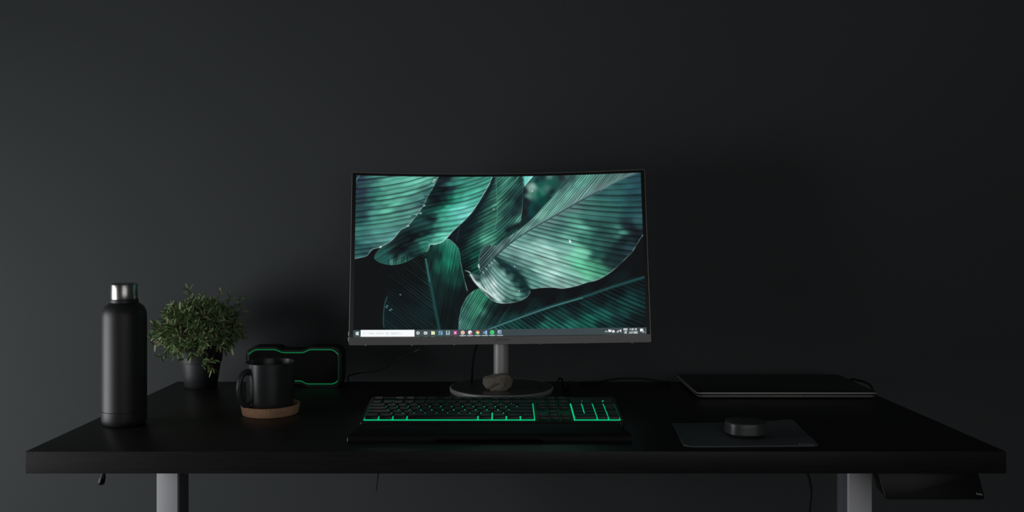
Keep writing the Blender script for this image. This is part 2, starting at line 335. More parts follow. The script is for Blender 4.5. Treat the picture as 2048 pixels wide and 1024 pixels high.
    # --- top left leaf
    layer([(700, 340), (880, 340), (874.6, 352), (865.8, 371), (854.4, 391.5), (844.7, 411), (831, 432), (811, 455), (799, 462), (785, 479.4), (771, 490), (757, 497), (742.7, 501.4), (732, 513.7), (722, 517), (709.5, 519.5), (700, 520)],
          [(712, 356, 46, 66, 80), (712, 380, 36, 46, 60), (720, 400, 40, 58, 68), (712, 420, 36, 68, 72), (724, 430, 42, 66, 74), (715, 440, 40, 88, 86), (735, 360, 54, 92, 94), (728, 375, 46, 80, 84), (745, 350, 66, 124, 116),
           (740, 385, 50, 112, 102), (735, 400, 44, 90, 88), (755, 375, 78, 150, 134), (770, 360, 88, 165, 146), (790, 352, 90, 170, 150), (800, 366, 92, 172, 154), (825, 362, 112, 200, 174), (850, 358, 98, 178, 158),
           (865, 360, 78, 130, 120), (820, 378, 92, 168, 148), (840, 380, 78, 130, 122), (852, 385, 50, 90, 90), (780, 385, 92, 168, 148), (755, 400, 70, 140, 124), (775, 405, 98, 185, 158), (800, 395, 96, 176, 154),
           (825, 400, 76, 130, 122), (840, 405, 56, 100, 98), (750, 415, 70, 136, 122), (775, 425, 98, 180, 156), (800, 415, 82, 142, 132), (820, 425, 84, 148, 136), (830, 425, 95, 130, 130), (745, 440, 72, 140, 126),
           (770, 445, 84, 155, 140), (795, 445, 80, 140, 130), (812, 440, 84, 142, 134), (725, 455, 64, 130, 122), (755, 465, 80, 145, 135), (785, 465, 84, 144, 138), (720, 475, 60, 120, 116), (745, 485, 64, 118, 115),
           (765, 480, 80, 135, 130), (715, 492, 34, 74, 78), (735, 500, 44, 80, 84), (715, 510, 50, 100, 102), (728, 508, 40, 76, 80), (755, 492, 64, 110, 108)],
          phase=lambda x, y: (y - 400) + .12 * (x - 700) * 0 + np.where(x > 760, .0021 * (x - 760) ** 2, 0) + .10 * np.minimum(x - 790, 0) + .02 * (x - 760), period=9.5, amp=.50, width=.17, jit=11, direc=(1, -.1), seed=14, s=7,
          edge=[(874.6, 352), (865.8, 371), (854.4, 391.5), (844.7, 411), (831, 432), (811, 455), (799, 462), (785, 479.4), (771, 490), (757, 497), (742.7, 501.4), (732, 513.7), (722, 517), (709.5, 519.5)],
          edgecol=(170, 200, 198), edgew=1.15)
    stroke([(717, 349), (712, 355), (709, 362)], 1.0, (110, 150, 150), .7)
    for a, b in ((865, 359), (863, 363), (837, 428), (812, 454), (757, 497), (844, 412), (757, 496)): stroke([(a, b), (a + 3, b - 1)], 1.1, (215, 240, 238), .9)
    for a, b, c in ((846, 393, 9), (838, 406, 8), (820, 433, 8), (860, 375, 5)): stroke([(a, b), (a + c, b - 1)], 1.2, (20, 38, 42), .85)
    # --- bottom leaf
    layer([(915.6, 664), (917, 637), (923, 613), (934, 594), (952, 580), (965, 582), (985, 600), (1040, 600), (1100, 590), (1200, 560), (1295, 535), (1300, 664)],
          [(920, 650, 84, 140, 132), (922, 630, 54, 92, 92), (928, 612, 40, 80, 76), (938, 600, 50, 110, 96), (950, 590, 50, 132, 104), (958, 598, 66, 170, 130), (948, 612, 74, 165, 132), (938, 630, 66, 148, 122), (930, 650, 70, 140, 124),
           (966, 606, 46, 120, 94), (958, 622, 70, 150, 124), (945, 645, 44, 96, 86), (975, 612, 18, 44, 42), (965, 640, 30, 58, 56), (960, 655, 36, 74, 70), (990, 625, 12, 20, 23), (1010, 615, 12, 16, 19), (985, 645, 18, 36, 38),
           (1040, 610, 12, 15, 18), (1100, 600, 12, 15, 18), (1200, 570, 13, 15, 18), (1280, 545, 12, 14, 17), (1150, 585, 12, 15, 18), (1020, 645, 20, 56, 56), (1060, 640, 14, 36, 38), (1000, 660, 30, 80, 76), (1040, 655, 18, 62, 58),
           (1090, 650, 30, 96, 86), (1080, 635, 14, 30, 33), (1120, 635, 18, 56, 54), (1110, 655, 26, 92, 80), (1140, 650, 34, 104, 94), (1150, 625, 15, 36, 38), (1180, 620, 16, 44, 46), (1185, 637, 24, 100, 86), (1165, 655, 20, 78, 70),
           (1215, 632, 26, 84, 78), (1225, 610, 16, 44, 46), (1210, 655, 15, 40, 42), (1245, 620, 20, 66, 64), (1240, 645, 18, 44, 46), (1270, 605, 20, 62, 62), (1265, 640, 14, 24, 27), (1285, 590, 15, 36, 38), (1290, 650, 13, 18, 21), (1240, 585, 13, 20, 23),
           (1280, 570, 14, 24, 27), (1200, 598, 13, 22, 25), (1150, 608, 12, 18, 21)],
          phase=lambda x, y: np.where(y < 652 - .315 * (x - 990) , 1.9 * (x - 960) + 1.15 * (y - 620) + .004 * (x - 960) * (y - 620), (y - 640) - .62 * (x - 1150) + .0006 * (x - 1100) ** 2 + 900), period=8.5, amp=.5, width=.24, jit=7,
          direc=(.8, .5), seed=21, bright=.07, s=8, gloss=.55, edge=[(915.6, 662), (917, 637), (923, 613), (934, 594), (945, 585)], edgecol=(130, 165, 160), edgew=1.0,
          fade=lambda x, y: np.where((x > 1075) & (y < 652 - .315 * (x - 990)), 0.0, 1.0))
    stroke([(972, 661), (990, 653), (1048, 632), (1107, 613), (1166, 596), (1224, 576), (1289, 556)], 2.8, (34, 76, 78), .95)
    stroke([(972, 662), (990, 654.5), (1048, 634), (1107, 614), (1166, 597)], 1.0, (90, 140, 138), .8)
    stroke([(985, 653), (1020, 640), (1048, 630)], .9, (14, 30, 33), .8)
    # --- big leaf, lower half
    mid = [(960.5, 548), (972, 535), (985, 521), (998.8, 507), (1024, 486), (1051.5, 467), (1073, 454), (1095.5, 441), (1134, 418.5), (1165.8, 400), (1201, 381), (1236, 362), (1271, 345), (1280, 341)]
    layer(mid + [(1300, 335), (1300, 465), (1286, 474), (1278, 486.5), (1266, 506), (1257.6, 514.6), (1240, 532), (1220.5, 548), (1197, 561.5), (1175.5, 567), (1154, 574), (1126.7, 579), (1107, 577), (1083.8, 577.5), (1064, 579.5), (1040, 575), (990, 560)],
          [(985, 530, 90, 130, 126), (1000, 518, 94, 138, 132), (1010, 508, 110, 155, 148), (1030, 495, 130, 178, 168), (1045, 485, 104, 155, 146), (1060, 475, 92, 138, 130), (1080, 463, 84, 130, 124), (1100, 452, 90, 130, 126),
           (1125, 435, 84, 124, 120), (1150, 420, 84, 120, 118), (1180, 405, 66, 112, 108), (1215, 385, 52, 100, 100), (1250, 365, 42, 84, 88), (1275, 352, 40, 70, 80), (1275, 380, 36, 72, 80), (1240, 395, 44, 94, 92), (1210, 410, 52, 104, 98),
           (1180, 425, 60, 110, 104), (1150, 445, 84, 150, 134), (1120, 460, 70, 118, 112), (1160, 455, 96, 168, 148), (1190, 445, 52, 100, 94), (1225, 430, 48, 96, 92), (1260, 420, 34, 72, 76), (1282, 410, 36, 70, 78), (1285, 445, 44, 82, 86),
           (1265, 450, 30, 48, 56), (1230, 460, 44, 88, 84), (1240, 467, 70, 135, 120), (1205, 465, 36, 70, 70), (1270, 465, 20, 26, 32), (1255, 482, 20, 34, 38), (1280, 475, 20, 28, 34), (1265, 495, 36, 60, 68), (1240, 500, 26, 44, 48),
           (1225, 485, 40, 78, 76), (1200, 488, 44, 90, 84), (1175, 480, 60, 118, 106), (1145, 480, 100, 165, 150), (1100, 480, 92, 145, 136), (1070, 490, 140, 190, 180), (1090, 500, 165, 215, 202), (1045, 505, 130, 176, 168), (1020, 520, 84, 126, 122),
           (1045, 525, 110, 155, 148), (1075, 515, 140, 190, 178), (1110, 520, 165, 215, 202), (1130, 505, 112, 165, 152), (1155, 505, 120, 200, 170), (1165, 512, 110, 190, 160), (1190, 510, 34, 78, 72), (1215, 520, 24, 44, 46), (1235, 522, 24, 40, 44),
           (1080, 540, 140, 190, 178), (1050, 545, 80, 130, 122), (1100, 550, 170, 214, 204), (1130, 535, 130, 185, 170), (1145, 550, 120, 180, 162), (1165, 535, 96, 185, 146), (1190, 535, 84, 170, 136), (1205, 543, 70, 146, 118), (1175, 550, 100, 190, 150),
           (1065, 565, 90, 145, 134), (1090, 568, 110, 155, 146), (1125, 568, 130, 172, 162), (1150, 566, 110, 150, 142), (1180, 560, 90, 150, 130), (1005, 535, 22, 50, 52), (1030, 550, 20, 48, 50), (1022, 535, 60, 98, 96)],
          phase=lambda x, y: (y - 480) - (.33 * (x - 1000) - .00050 * (x - 1000) ** 2 + .0011 * (y - 480) * (x - 1000)), period=8.2, amp=.45, width=.17, jit=9, direc=(.94, .3), seed=33, s=7, gloss=.35,
          edge=[(1290, 468), (1286, 474), (1278, 486.5), (1266, 506), (1257.6, 514.6), (1240, 532), (1220.5, 548), (1197, 561.5), (1175.5, 567), (1154, 574), (1126.7, 579), (1107, 577), (1083.8, 577.5), (1064, 579.5)], edgecol=(150, 180, 176), edgew=1.2)
    # --- big leaf, upper half
    layer([(1286, 335), (1271, 345), (1236, 362), (1201, 381), (1165.8, 400), (1134, 418.5), (1095.5, 441), (1073, 454), (1051.5, 467), (1024, 486), (998.8, 507), (985, 521), (972, 535), (960.5, 548),
           (955.6, 530), (958.5, 510), (965, 497), (976, 491), (992, 493), (1008, 480), (1034, 464), (1067, 436), (1085, 416), (1102.5, 397), (1120, 377.5), (1136, 363), (1150, 343), (1153, 335)],
          [(960, 535, 40, 60, 62), (964, 515, 44, 64, 66), (975, 500, 52, 74, 74), (985, 505, 60, 84, 84), (1000, 495, 90, 120, 116), (1030, 475, 92, 132, 126), (1015, 482, 60, 86, 86), (1050, 460, 110, 160, 148), (1065, 448, 84, 125, 118),
           (1080, 435, 120, 175, 160), (1095, 415, 100, 155, 142), (1110, 395, 90, 140, 130), (1125, 378, 64, 104, 100), (1145, 358, 52, 84, 84), (1155, 350, 70, 125, 115), (1120, 410, 104, 155, 144), (1140, 390, 108, 170, 154),
           (1160, 365, 96, 160, 144), (1180, 350, 84, 145, 130), (1150, 400, 110, 146, 142), (1175, 385, 100, 138, 134), (1200, 360, 84, 124, 118), (1230, 350, 78, 112, 108), (1200, 375, 100, 126, 124), (1240, 355, 80, 108, 106), (1262, 345, 72, 100, 98)],
          phase=lambda x, y: 1.12 * (x - 1000) + (y - 480) + .00035 * (x - 1000) ** 2, period=6.3, amp=.42, width=.2, jit=6, direc=(.66, -.75), seed=40, bright=.30, s=7, gloss=.2,
          edge=[(960.5, 548), (955.6, 530), (958.5, 510), (965, 497), (976, 491), (992, 493), (1008, 480), (1034, 464), (1067, 436), (1085, 416), (1102.5, 397), (1120, 377.5), (1136, 363), (1148, 347)], edgecol=(95, 135, 130), edgew=1.1)
    stroke([(1051, 466), (1095, 440), (1134, 417), (1166, 398.5), (1201, 379.5), (1236, 360), (1275, 343)], 3.0, (104, 132, 132), .75)
    stroke(mid[:-3], .9, (30, 48, 52), .95)
    stroke([(1134, 420), (1166, 401.5), (1201, 382)], .8, (66, 92, 94), .8)
    stroke([(1150, 343), (1136, 361), (1122, 376)], 2.5, (34, 60, 62), .6)
    stroke([(956, 532), (957, 537)], 1.8, (215, 235, 232), .9)
    # --- rolled tip
    layer([(928, 543), (935, 544), (945, 548), (960, 550), (966, 545), (975, 534), (985, 521), (992, 517), (1005, 532), (1022, 546), (1040, 562), (1056, 574), (1061, 584), (1056.4, 594), (1042.7, 602.5), (1025, 607.4), (1001.7, 608.4), (983, 602),
           (963.4, 584), (946, 564.5), (940, 551)],
          [(938, 547, 90, 120, 118), (948, 556, 60, 90, 90), (955, 560, 40, 64, 66), (960, 553, 66, 96, 94), (968, 545, 70, 104, 102), (978, 535, 66, 104, 100), (985, 528, 90, 130, 126), (990, 522, 90, 130, 124), (955, 572, 150, 180, 175),
           (965, 572, 120, 155, 150), (975, 562, 150, 190, 182), (985, 568, 215, 240, 234), (980, 578, 185, 218, 212), (975, 585, 150, 185, 180), (990, 590, 200, 230, 224), (970, 592, 40, 62, 62), (985, 600, 60, 90, 88), (1000, 598, 150, 190, 182),
           (1000, 580, 140, 185, 176), (995, 560, 110, 158, 150), (990, 545, 104, 150, 142), (1005, 550, 120, 165, 158), (1015, 565, 120, 170, 160), (1012, 582, 110, 160, 152), (1025, 580, 120, 175, 164), (1035, 590, 110, 170, 156),
           (1020, 595, 90, 140, 130), (1010, 603, 60, 96, 92), (1028, 602, 44, 80, 78), (1045, 592, 60, 110, 102), (1050, 585, 24, 50, 52), (1045, 575, 14, 40, 42), (1030, 560, 16, 40, 43), (1015, 545, 18, 42, 44), (1002, 530, 22, 48, 50), (1035, 572, 40, 80, 78), (1020, 555, 60, 100, 96)],
          phase=lambda x, y: (y - 560) - 1.15 * (x - 990) + .012 * (x - 990) ** 2 * np.sign(x - 960) * (x < 1060), period=10, amp=.42, width=.2, jit=3, direc=(.7, .7), seed=50, s=5, gloss=.35,
          edge=[(928, 543), (935, 544), (940, 551), (946, 564.5), (963.4, 584), (983, 602), (1001.7, 608), (1025, 607), (1042.7, 602), (1056, 594), (1061, 584)], edgecol=(190, 218, 214), edgew=1.2)
    stroke([(992, 519), (1008, 529), (1024, 541), (1040, 556), (1050, 568), (1055, 578)], 5.5, (16, 42, 45), .92)
    stroke([(940, 552), (950, 566), (966, 580), (982, 592), (996, 602)], 2.2, (225, 242, 238), .8)
    for a, b in ((964, 545), (970, 538), (976, 531), (981, 526), (987, 521)): stroke([(a, b), (a + 3, b + 3.5)], .9, (190, 215, 212), .75)
    for a, b in ((1029, 535), (1038, 584), (1065, 382), (986, 419)): stroke([(a, b), (a + .6, b)], 1.0, (225, 245, 240), .9)
    # --- pointer
    layer([(1139.5, 480), (1139.5, 487), (1141.3, 485.6), (1142.6, 488), (1143.8, 487.4), (1142.8, 485), (1144.8, 484.8)], [(1140, 484, 235, 242, 242)], n=1, soft=.5)
    # --- task bar: b runs from the bar's top (0) to the screen's foot (1)
    ubar = (X - 706.5) / 586.5
    top = 661.2 - 1.2 * ubar - 5.8 * ubar ** 2; hgt = 12.8
    b = (Y - top) / hgt
    m = b > 0
    tint = np.clip(_vn((X - 700) / 90.0, 3), 0, 1)
    base = np.stack([58 + 6 * tint - 4 * (X < 720), 68 + 8 * tint, 72 + 7 * tint], 1)
    out[m] = base[m]
    def rect(x0, x1, b0, b1, col, al=1.0):
        k = (X > x0) & (X < x1) & (b > b0) & (b < b1); out[k] = out[k] * (1 - al) + np.array(col, float) * al
    def disc(cx, cb, r, col, r0=0):
        d = np.hypot(X - cx, (b - cb) * hgt); k = (d < r) & (d >= r0) & m; out[k] = col
    def poly(pts, col):
        q = _inside(X, b * hgt, np.array(pts, float)) & m; out[q] = col
    def text(s, x0, b0, h, col, al=1.0, asp=.62):
        H = h / hgt; cw = h / 5 * asp * 1.25
        for ci, ch in enumerate(s):
            g = GLY[ch]
            for r in range(5):
                for c in range(3):
                    if g[r * 3 + c] == '1':
                        xx = x0 + (ci * 4 + c) * cw; rect(xx, xx + cw * 1.05, b0 + r * H / 5, b0 + (r + 1.05) * H / 5, col, al)
    poly([(710.4, 4.0), (713.2, 3.4), (713.2, 6.4), (710.4, 6.4)], (225, 235, 238)); poly([(713.5, 3.4), (716.4, 2.9), (716.4, 6.4), (713.5, 6.4)], (235, 242, 244))
    poly([(710.4, 6.7), (713.2, 6.7), (713.2, 9.7), (710.4, 9.2)], (225, 235, 238)); poly([(713.5, 6.7), (716.4, 6.7), (716.4, 10.3), (713.5, 9.8)], (235, 242, 244))
    rect(720.5, 827.2, -.02, 1.0, (246, 250, 251))
    disc(727.5, .45, 2.2, (205, 210, 212), 1.6); text('Type here to search', 733.5, .34, 4.0, (200, 206, 208), .8, .9)
    disc(834.2, .48, 3.1, (230, 236, 236), 1.5)
    rect(846.2, 851.6, .28, .72, (215, 222, 224)); rect(847.4, 850.2, .46, .55, (60, 70, 72)); rect(852.3, 853, .28, .72, (200, 208, 210))
    rect(860.8, 868.2, .25, .74, (226, 232, 188)); rect(860.8, 864, .19, .26, (214, 214, 150))
    def sq(cx, c1, c2): rect(cx - 4, cx + 4, .18, .80, c1); rect(cx - 3, cx + 3, .26, .72, c2)
    sq(879.5, (120, 190, 220), (22, 62, 92)); text('Ps', 877.2, .36, 3.6, (150, 210, 235), 1, .85)
    sq(894.4, (176, 205, 214), (38, 52, 62)); text('Lr', 892.2, .36, 3.6, (196, 222, 230), 1, .85)
    rect(905.6, 912.8, .18, .78, (176, 62, 122)); text('M', 907.6, .32, 4.2, (240, 205, 225), 1, 1.0)
    disc(924.2, .47, 4.1, (226, 196, 176)); disc(924.2, .47, 2.8, (206, 170, 152), 1.6)
    disc(939.0, .45, 4.0, (238, 230, 234)); disc(941.2, .62, 2.2, (200, 90, 110))
    ang = np.arctan2((b - .47) * hgt, X - 954.0); dd = np.hypot(X - 954.0, (b - .47) * hgt)
    for lo, hi, col in ((-3.2, -.6, (226, 120, 100)), (-.6, 1.4, (238, 208, 120)), (1.4, 3.2, (80, 190, 110))):
        k = (dd < 3.9) & (ang >= lo) & (ang < hi) & m; out[k] = col
    disc(954.0, .47, 1.5, (225, 235, 240))
    poly([(971.4, 2.0), (973.2, 2.8), (973.2, 9.6), (971.4, 10.4), (965.2, 4.8), (966.2, 3.9), (971, 7.6), (971, 4.8), (966.2, 8.6), (965.2, 7.6)], (140, 196, 236))
    disc(983.8, .47, 4.1, (70, 228, 130)); rect(981.6, 986, .36, .42, (30, 130, 70)); rect(981.8, 985.8, .47, .53, (30, 130, 70)); rect(982, 985.4, .58, .63, (30, 130, 70))
    rect(995, 1002.6, .12, .70, (150, 180, 200)); rect(996.2, 1001.4, .22, .6, (96, 132, 160)); rect(996.6, 999, .26, .42, (190, 214, 226))
    for cx in (924.4, 939.2, 954.2, 969.2, 984.0, 999.0): rect(cx - 6.4, cx + 6.4, .87, .985, (190, 206, 218))
    # tray at the right end
    stroke([(1211, 664), (1213.5, 661.6), (1216, 663.8)], .6, (225, 230, 232), 1, n=1)
    rect(1217.8, 1223.6, .30, .64, (232, 238, 240)); rect(1217.8, 1220, .24, .34, (232, 238, 240))
    disc(1227.6, .52, 2.2, (236, 236, 238)); disc(1229.6, .62, 1.2, (214, 150, 160)); rect(1225, 1230, .58, .72, (232, 232, 234))
    poly([(1233.2, 9.0), (1238.2, 9.0), (1238.2, 3.6)], (190, 198, 202))
    poly([(1239.8, 4.8), (1241, 4.8), (1243.4, 2.9), (1243.4, 9.2), (1241, 7.2), (1239.8, 7.2)], (230, 236, 238))
    text('ENG', 1247.8, .12, 4.0, (232, 238, 240), 1, .68); text('US', 1249.4, .56, 4.0, (232, 238, 240), 1, .68)
    text('4:25 PM', 1260, .14, 3.8, (232, 238, 240), 1, .54); text('1/14/2020', 1258.6, .60, 3.8, (232, 238, 240), 1, .51)
    rect(1280.4, 1286.4, .22, .62, (238, 242, 244)); disc(1286.6, .66, 2.5, (150, 160, 164))
    rect(1291.6, 1292.4, .02, .98, (130, 140, 144))
    # light the panel always lets through its black
    return np.clip(out, 0, 255) / 255.0
# ================================================================ the room
D = .73                                                             # height of the desk top
WB = .70                                                            # the wall behind the desk
RX, RH = 2.3, 2.5
struct('wall_back', box(WX - .2, RX, WB, WB + .1, 0, RH), M['wall'])
struct('wall_right', box(RX, RX + .1, RF, WB, 0, RH), M['wall'])
wfr = box(WX - .2, FX0, RF - .1, RF, 0, RH); box(FX1, RX, RF - .1, RF, 0, RH, bm=wfr); box(FX0, FX1, RF - .1, RF, 0, FZ0, bm=wfr); box(FX0, FX1, RF - .1, RF, FZ1, RH, bm=wfr)
struct('wall_front', wfr, M['wall'])
wf2 = bmesh.new()
for a in ((FX0, FX0 + .03, FZ0, FZ1), (FX1 - .03, FX1, FZ0, FZ1), (FX0, FX1, FZ0, FZ0 + .03), (FX0, FX1, FZ1 - .03, FZ1), (.94, .97, FZ0, FZ1)): box(a[0], a[1], RF - .08, RF - .04, a[2], a[3], bm=wf2)
win2 = struct('added_fill_window', wf2, M['window_frame'])  # frame of the added fill-light window, out of view
struct('floor', box(WX - .2, RX, RF, WB, -.1, 0), M['floor'])
struct('ceiling', box(WX - .2, RX, RF, WB, RH, RH + .1), M['ceiling'])
wl = box(WX - .1, WX, RF, WY0, 0, RH); box(WX - .1, WX, WY1, WB, 0, RH, bm=wl)
box(WX - .1, WX, WY0, WY1, 0, WZ0, bm=wl); box(WX - .1, WX, WY0, WY1, WZ1, RH, bm=wl)
struct('wall_left', wl, M['wall'])
wf = bmesh.new(); t = .03
for a in ((WY0, WY0 + t, WZ0, WZ1), (WY1 - t, WY1, WZ0, WZ1), (WY0, WY1, WZ0, WZ0 + t), (WY0, WY1, WZ1 - t, WZ1), ((WY0 + WY1) / 2 - .012, (WY0 + WY1) / 2 + .012, WZ0, WZ1)):
    box(WX - .08, WX - .04, *a, bm=wf)
win = struct('window_1', wf, M['window_frame'])
gm = bpy.data.materials.new('window_glass'); gm.use_nodes = True; nt = gm.node_tree; nt.nodes.clear()
o_ = nt.nodes.new('ShaderNodeOutputMaterial'); tr = nt.nodes.new('ShaderNodeBsdfTransparent'); gl = nt.nodes.new('ShaderNodeBsdfGlossy'); mx = nt.nodes.new('ShaderNodeMixShader')
gl.inputs['Roughness'].default_value = .02; mx.inputs[0].default_value = .06
nt.links.new(tr.outputs[0], mx.inputs[1]); nt.links.new(gl.outputs[0], mx.inputs[2]); nt.links.new(mx.outputs[0], o_.inputs[0])
obj('pane', box(FX0 + .03, FX1 - .03, RF - .064, RF - .060, FZ0 + .03, FZ1 - .03), gm, win2, smooth=False)
obj('pane', box(WX - .064, WX - .060, WY0 + .03, WY1 - .03, WZ0 + .03, WZ1 - .03), gm, win, smooth=False)
for nm, a in (('baseboard_back', (WX, RX, WB - .015, WB)), ('baseboard_right', (RX - .015, RX, RF, WB - .015))): struct(nm, box(*a, 0, .08, .003), M['wall'])

# ================================================================ desk
desk = thing('desk', (.0195, .31, 0), 'long black brown wooden desk standing on pale metal legs against the dark wall', 'desk')
obj('tabletop', box(-.7296, .7686, 0, .621, D - .034, D, .0012, 2), M['wood'], desk)
for x0, x1 in ((-.5974, -.5612), (.5966, .6362)):
    lg = obj('leg', box(x0, x1, .172, .181, .50, D - .034, .0012), M['legs'], desk)
    obj('dark_leg_rear', box(x0 + .0004, x1 - .0004, .1812, .227, .50, D - .034, .001), M['column'], lg)  # rear of the leg, a darker grey than its front plate
    box_ = box(x0 + .004, x1 - .004, .177, .222, .03, .50, .002); obj('inner_column', box_, M['legs'], lg)
    obj('foot', box(x0 - .012, x1 + .012, -.03, .53, .0, .03, .006), M['legs'], lg)
    obj('side_bracket', box(x0 + .004, x1 - .004, .232, .50, D - .060, D - .034, .002), M['legs'], lg)
obj('crossbar', box(-.56, .595, .30, .34, D - .058, D - .034, .002), M['legs'], desk)

# ================================================================ bottle
bx_, by_ = -.6617, .192
bt = thing('water_bottle', (bx_, by_, D), 'tall matt black water bottle with a steel cap on the left end of the desk', 'bottle')
r = .0371
obj('bottle_body', lathe([(0, 0), (.030, 0), (.0338, .0012), (.0364, .005), (r, .0105), (r, .0245), (r - .0006, .0250), (r, .0256), (r, .187), (r - .0006, .1945), (r - .0028, .2010), (r - .0062, .2063), (r - .0110, .2098), (.0240, .2115),
                      (.0232, .2122), (.0230, .2150), (.0234, .2153), (.0234, .2172), (.0228, .2178), (.0205, .2180), (0, .2180)], bx_, by_, D, 96), M['powder'], bt)
obj('cap', lathe([(0, .2180), (.0218, .2180), (.0220, .2190), (.0220, .2430), (.0214, .2445), (.0200, .2452), (.0190, .2444), (0, .2440)], bx_, by_, D, 96), M['steel'], bt)['label'] = 'brushed steel cap'

# ================================================================ plant
random.seed(5)
px, py = -.656, .562
pl = thing('potted_plant', (px, py, D), 'bushy green needle-leaved plant in a small black pot beside the water bottle', 'plant')
pot = obj('pot', lathe([(0, 0), (.0325, 0), (.0338, .002), (.0412, .0515), (.0412, .0530), (.0440, .0545), (.0462, .0860), (.0470, .0870), (.0468, .0885), (.0440, .0885), (.0436, .080), (0, .078)], px, py, D, 72), M['pot'], pl)
obj('soil', lathe([(0, .079), (.030, .0805), (.0430, .0790)], px, py, D, 40), M['soil'], pl)
cx, cy, cz = -.664, .568, D + .118
RXp, RYp, RZp = .104, .094, .082
fol = bmesh.new(); stm = bmesh.new()
def blade(bm, p, d, L, wd, up, curl):
    s = d.cross(up)
    if s.length < 1e-3: s = Vector((1, 0, 0))
    s.normalize(); n = s.cross(d).normalized(); rows = []
    for t, q in ((0, .35), (.25, .9), (.6, 1), (.85, .6)):
        c = p + d * (L * t) - n * (curl * L * t * t); h = wd * q / 2
        rows.append([bm.verts.new(c - s * h), bm.verts.new(c + n * (-h * .45)), bm.verts.new(c + s * h)])
    tip = bm.verts.new(p + d * L - n * (curl * L))
    for a, b in zip(rows[:-1], rows[1:]):
        bm.faces.new((a[0], a[1], b[1], b[0])); bm.faces.new((a[1], a[2], b[2], b[1]))
    a = rows[-1]; bm.faces.new((a[0], a[1], tip)); bm.faces.new((a[1], a[2], tip))
def rdir(lo=-.55):
    while True:
        v = Vector((random.uniform(-1, 1), random.uniform(-1, 1), random.uniform(lo, 1)))
        if .2 < v.length < 1: return v.normalized()
root = Vector((px, py, D + .08))
def sprig(tip, base=None, nl=13, L=.016, spread=1.0):
    base = base or root + Vector((random.uniform(-.015, .015), random.uniform(-.015, .015), 0))
    ax = (tip - base); dist = ax.length; ax.normalize()
    midp = base.lerp(tip, .5) + Vector((random.uniform(-.008, .008), random.uniform(-.008, .008), .012 * (1 if tip.z > base.z else 2.2)))
    path = smooth_path([base, midp, tip], 4); tube(path, [.0011, .0006], 5, bm=stm)
    end = (path[-1] - path[-3]).normalized()
    for i in range(nl):
        t = random.random() ** 1.5 * min(.030, dist * .6); p = tip - end * t
        v = rdir(-1); v = (v - end * v.dot(end)); v.normalize()
        lean = random.uniform(.1, .95) if t > .004 else random.uniform(.6, 1.6)
        d = (v * spread + end * lean + Vector((0, 0, .10))).normalized()
        blade(fol, p, d, L * random.uniform(.7, 1.25), random.uniform(.0032, .0048), Vector((random.uniform(-.6, .6), random.uniform(-1, -.2), random.uniform(.3, 1))), random.uniform(-.1, .4))
for i in range(420):
    d = rdir(-.80); k = random.uniform(.62, 1.0) ** .6
    wob = .90 + .16 * noise.noise(d * 2.3 + Vector((3, 1, 7)))
    tip = Vector((cx + d.x * RXp * k * wob * .95, cy + d.y * RYp * k * wob, cz + d.z * (RZp if d.z > 0 else .062) * k * wob))
    rad = math.hypot(tip.x - px, tip.y - py)
    if rad < .048 and tip.z < D + .088: continue
    tip.y = min(tip.y, WB - .02)
    sprig(tip)
for tx, ty, tz, n in ((-.690, .575, .2120, 4), (-.684, .57, .207, 5), (-.652, .56, .205, 6), (-.618, .575, .203, 5), (-.595, .57, .195, 4), (-.575, .575, .188, 4), (-.566, .57, .168, 4), (-.768, .55, .105, 6), (-.762, .56, .090, 5),
                      (-.62, .505, .052, 8), (-.612, .504, .044, 7), (-.634, .502, .058, 8), (-.672, .502, .068, 9), (-.695, .503, .070, 8), (-.735, .53, .066, 6), (-.58, .53, .086, 7), (-.655, .500, .075, 9)):
    sprig(Vector((tx, ty, D + tz)), nl=n + 3, L=.0155)
obj('foliage', fol, M['leaf'], pl, angle=80); obj('stems', stm, M['stem'], pl)

# ================================================================ speaker behind the mug
sp = thing('portable_speaker', (-.441, .575, D), 'low black box speaker edged with glowing green trim behind the mug', 'speaker')
x0, x1 = -.5555, -.349
fm = lambda u, v, w_: (u, w_, D + v)
def speaker_outline(i):
    a, b, lo, hi = x0 + i, x1 - i, i, .0865 - i
    dn = .0065
    return [(a, lo + .007), (a + .010, lo), (-.497, lo), (-.487, lo + dn), (-.434, lo + dn), (-.424, lo), (b - .010, lo), (b, lo + .007), (b, hi - .010), (b - .012, hi), (-.418, hi), (-.430, hi - dn), (-.478, hi - dn), (-.490, hi), (a + .014, hi), (a, hi - .010)]
obj('casing', prism(rpoly(speaker_outline(0), .006), .551, .602, fm, .004, seg=3), M['plastic'], sp)
ring = rpoly([(u, v + .001) for u, v in speaker_outline(.0062)], .006, 6)
obj('grille', prism(rpoly(speaker_outline(.0085), .006), .5475, .5530, fm, .0012), M['grille'], sp)
def ring_part(sel, name, m):
    n = len(ring); runs = []; cur = []
    s0 = next(i for i in range(n) if not sel(ring[i]))
    for k in range(n + 1):
        p = ring[(s0 + k) % n]
        if sel(p): cur.append(p)
        elif cur: runs.append(cur); cur = []
    if cur: runs.append(cur)
    for rn in runs:
        if len(rn) > 1: obj(name, tube([(u, .5492, D + v) for u, v in rn], .0012, 8), m, sp)
top_ = lambda p: p[1] > .0865 - .0165; bot_ = lambda p: p[1] < .0145; mid_ = lambda p: not top_(p) and not bot_(p)
ring_part(top_, 'light_strip', M['ring_top']); ring_part(bot_, 'light_strip', M['ring_top'])
for xx in (x0 + .0062, x1 - .0062): obj('side_light_strip', tube([(xx, .5492, D + .013), (xx, .5492, D + .0435), (xx, .5492, D + .073)], .0009, 8), M['ring_side'], sp)
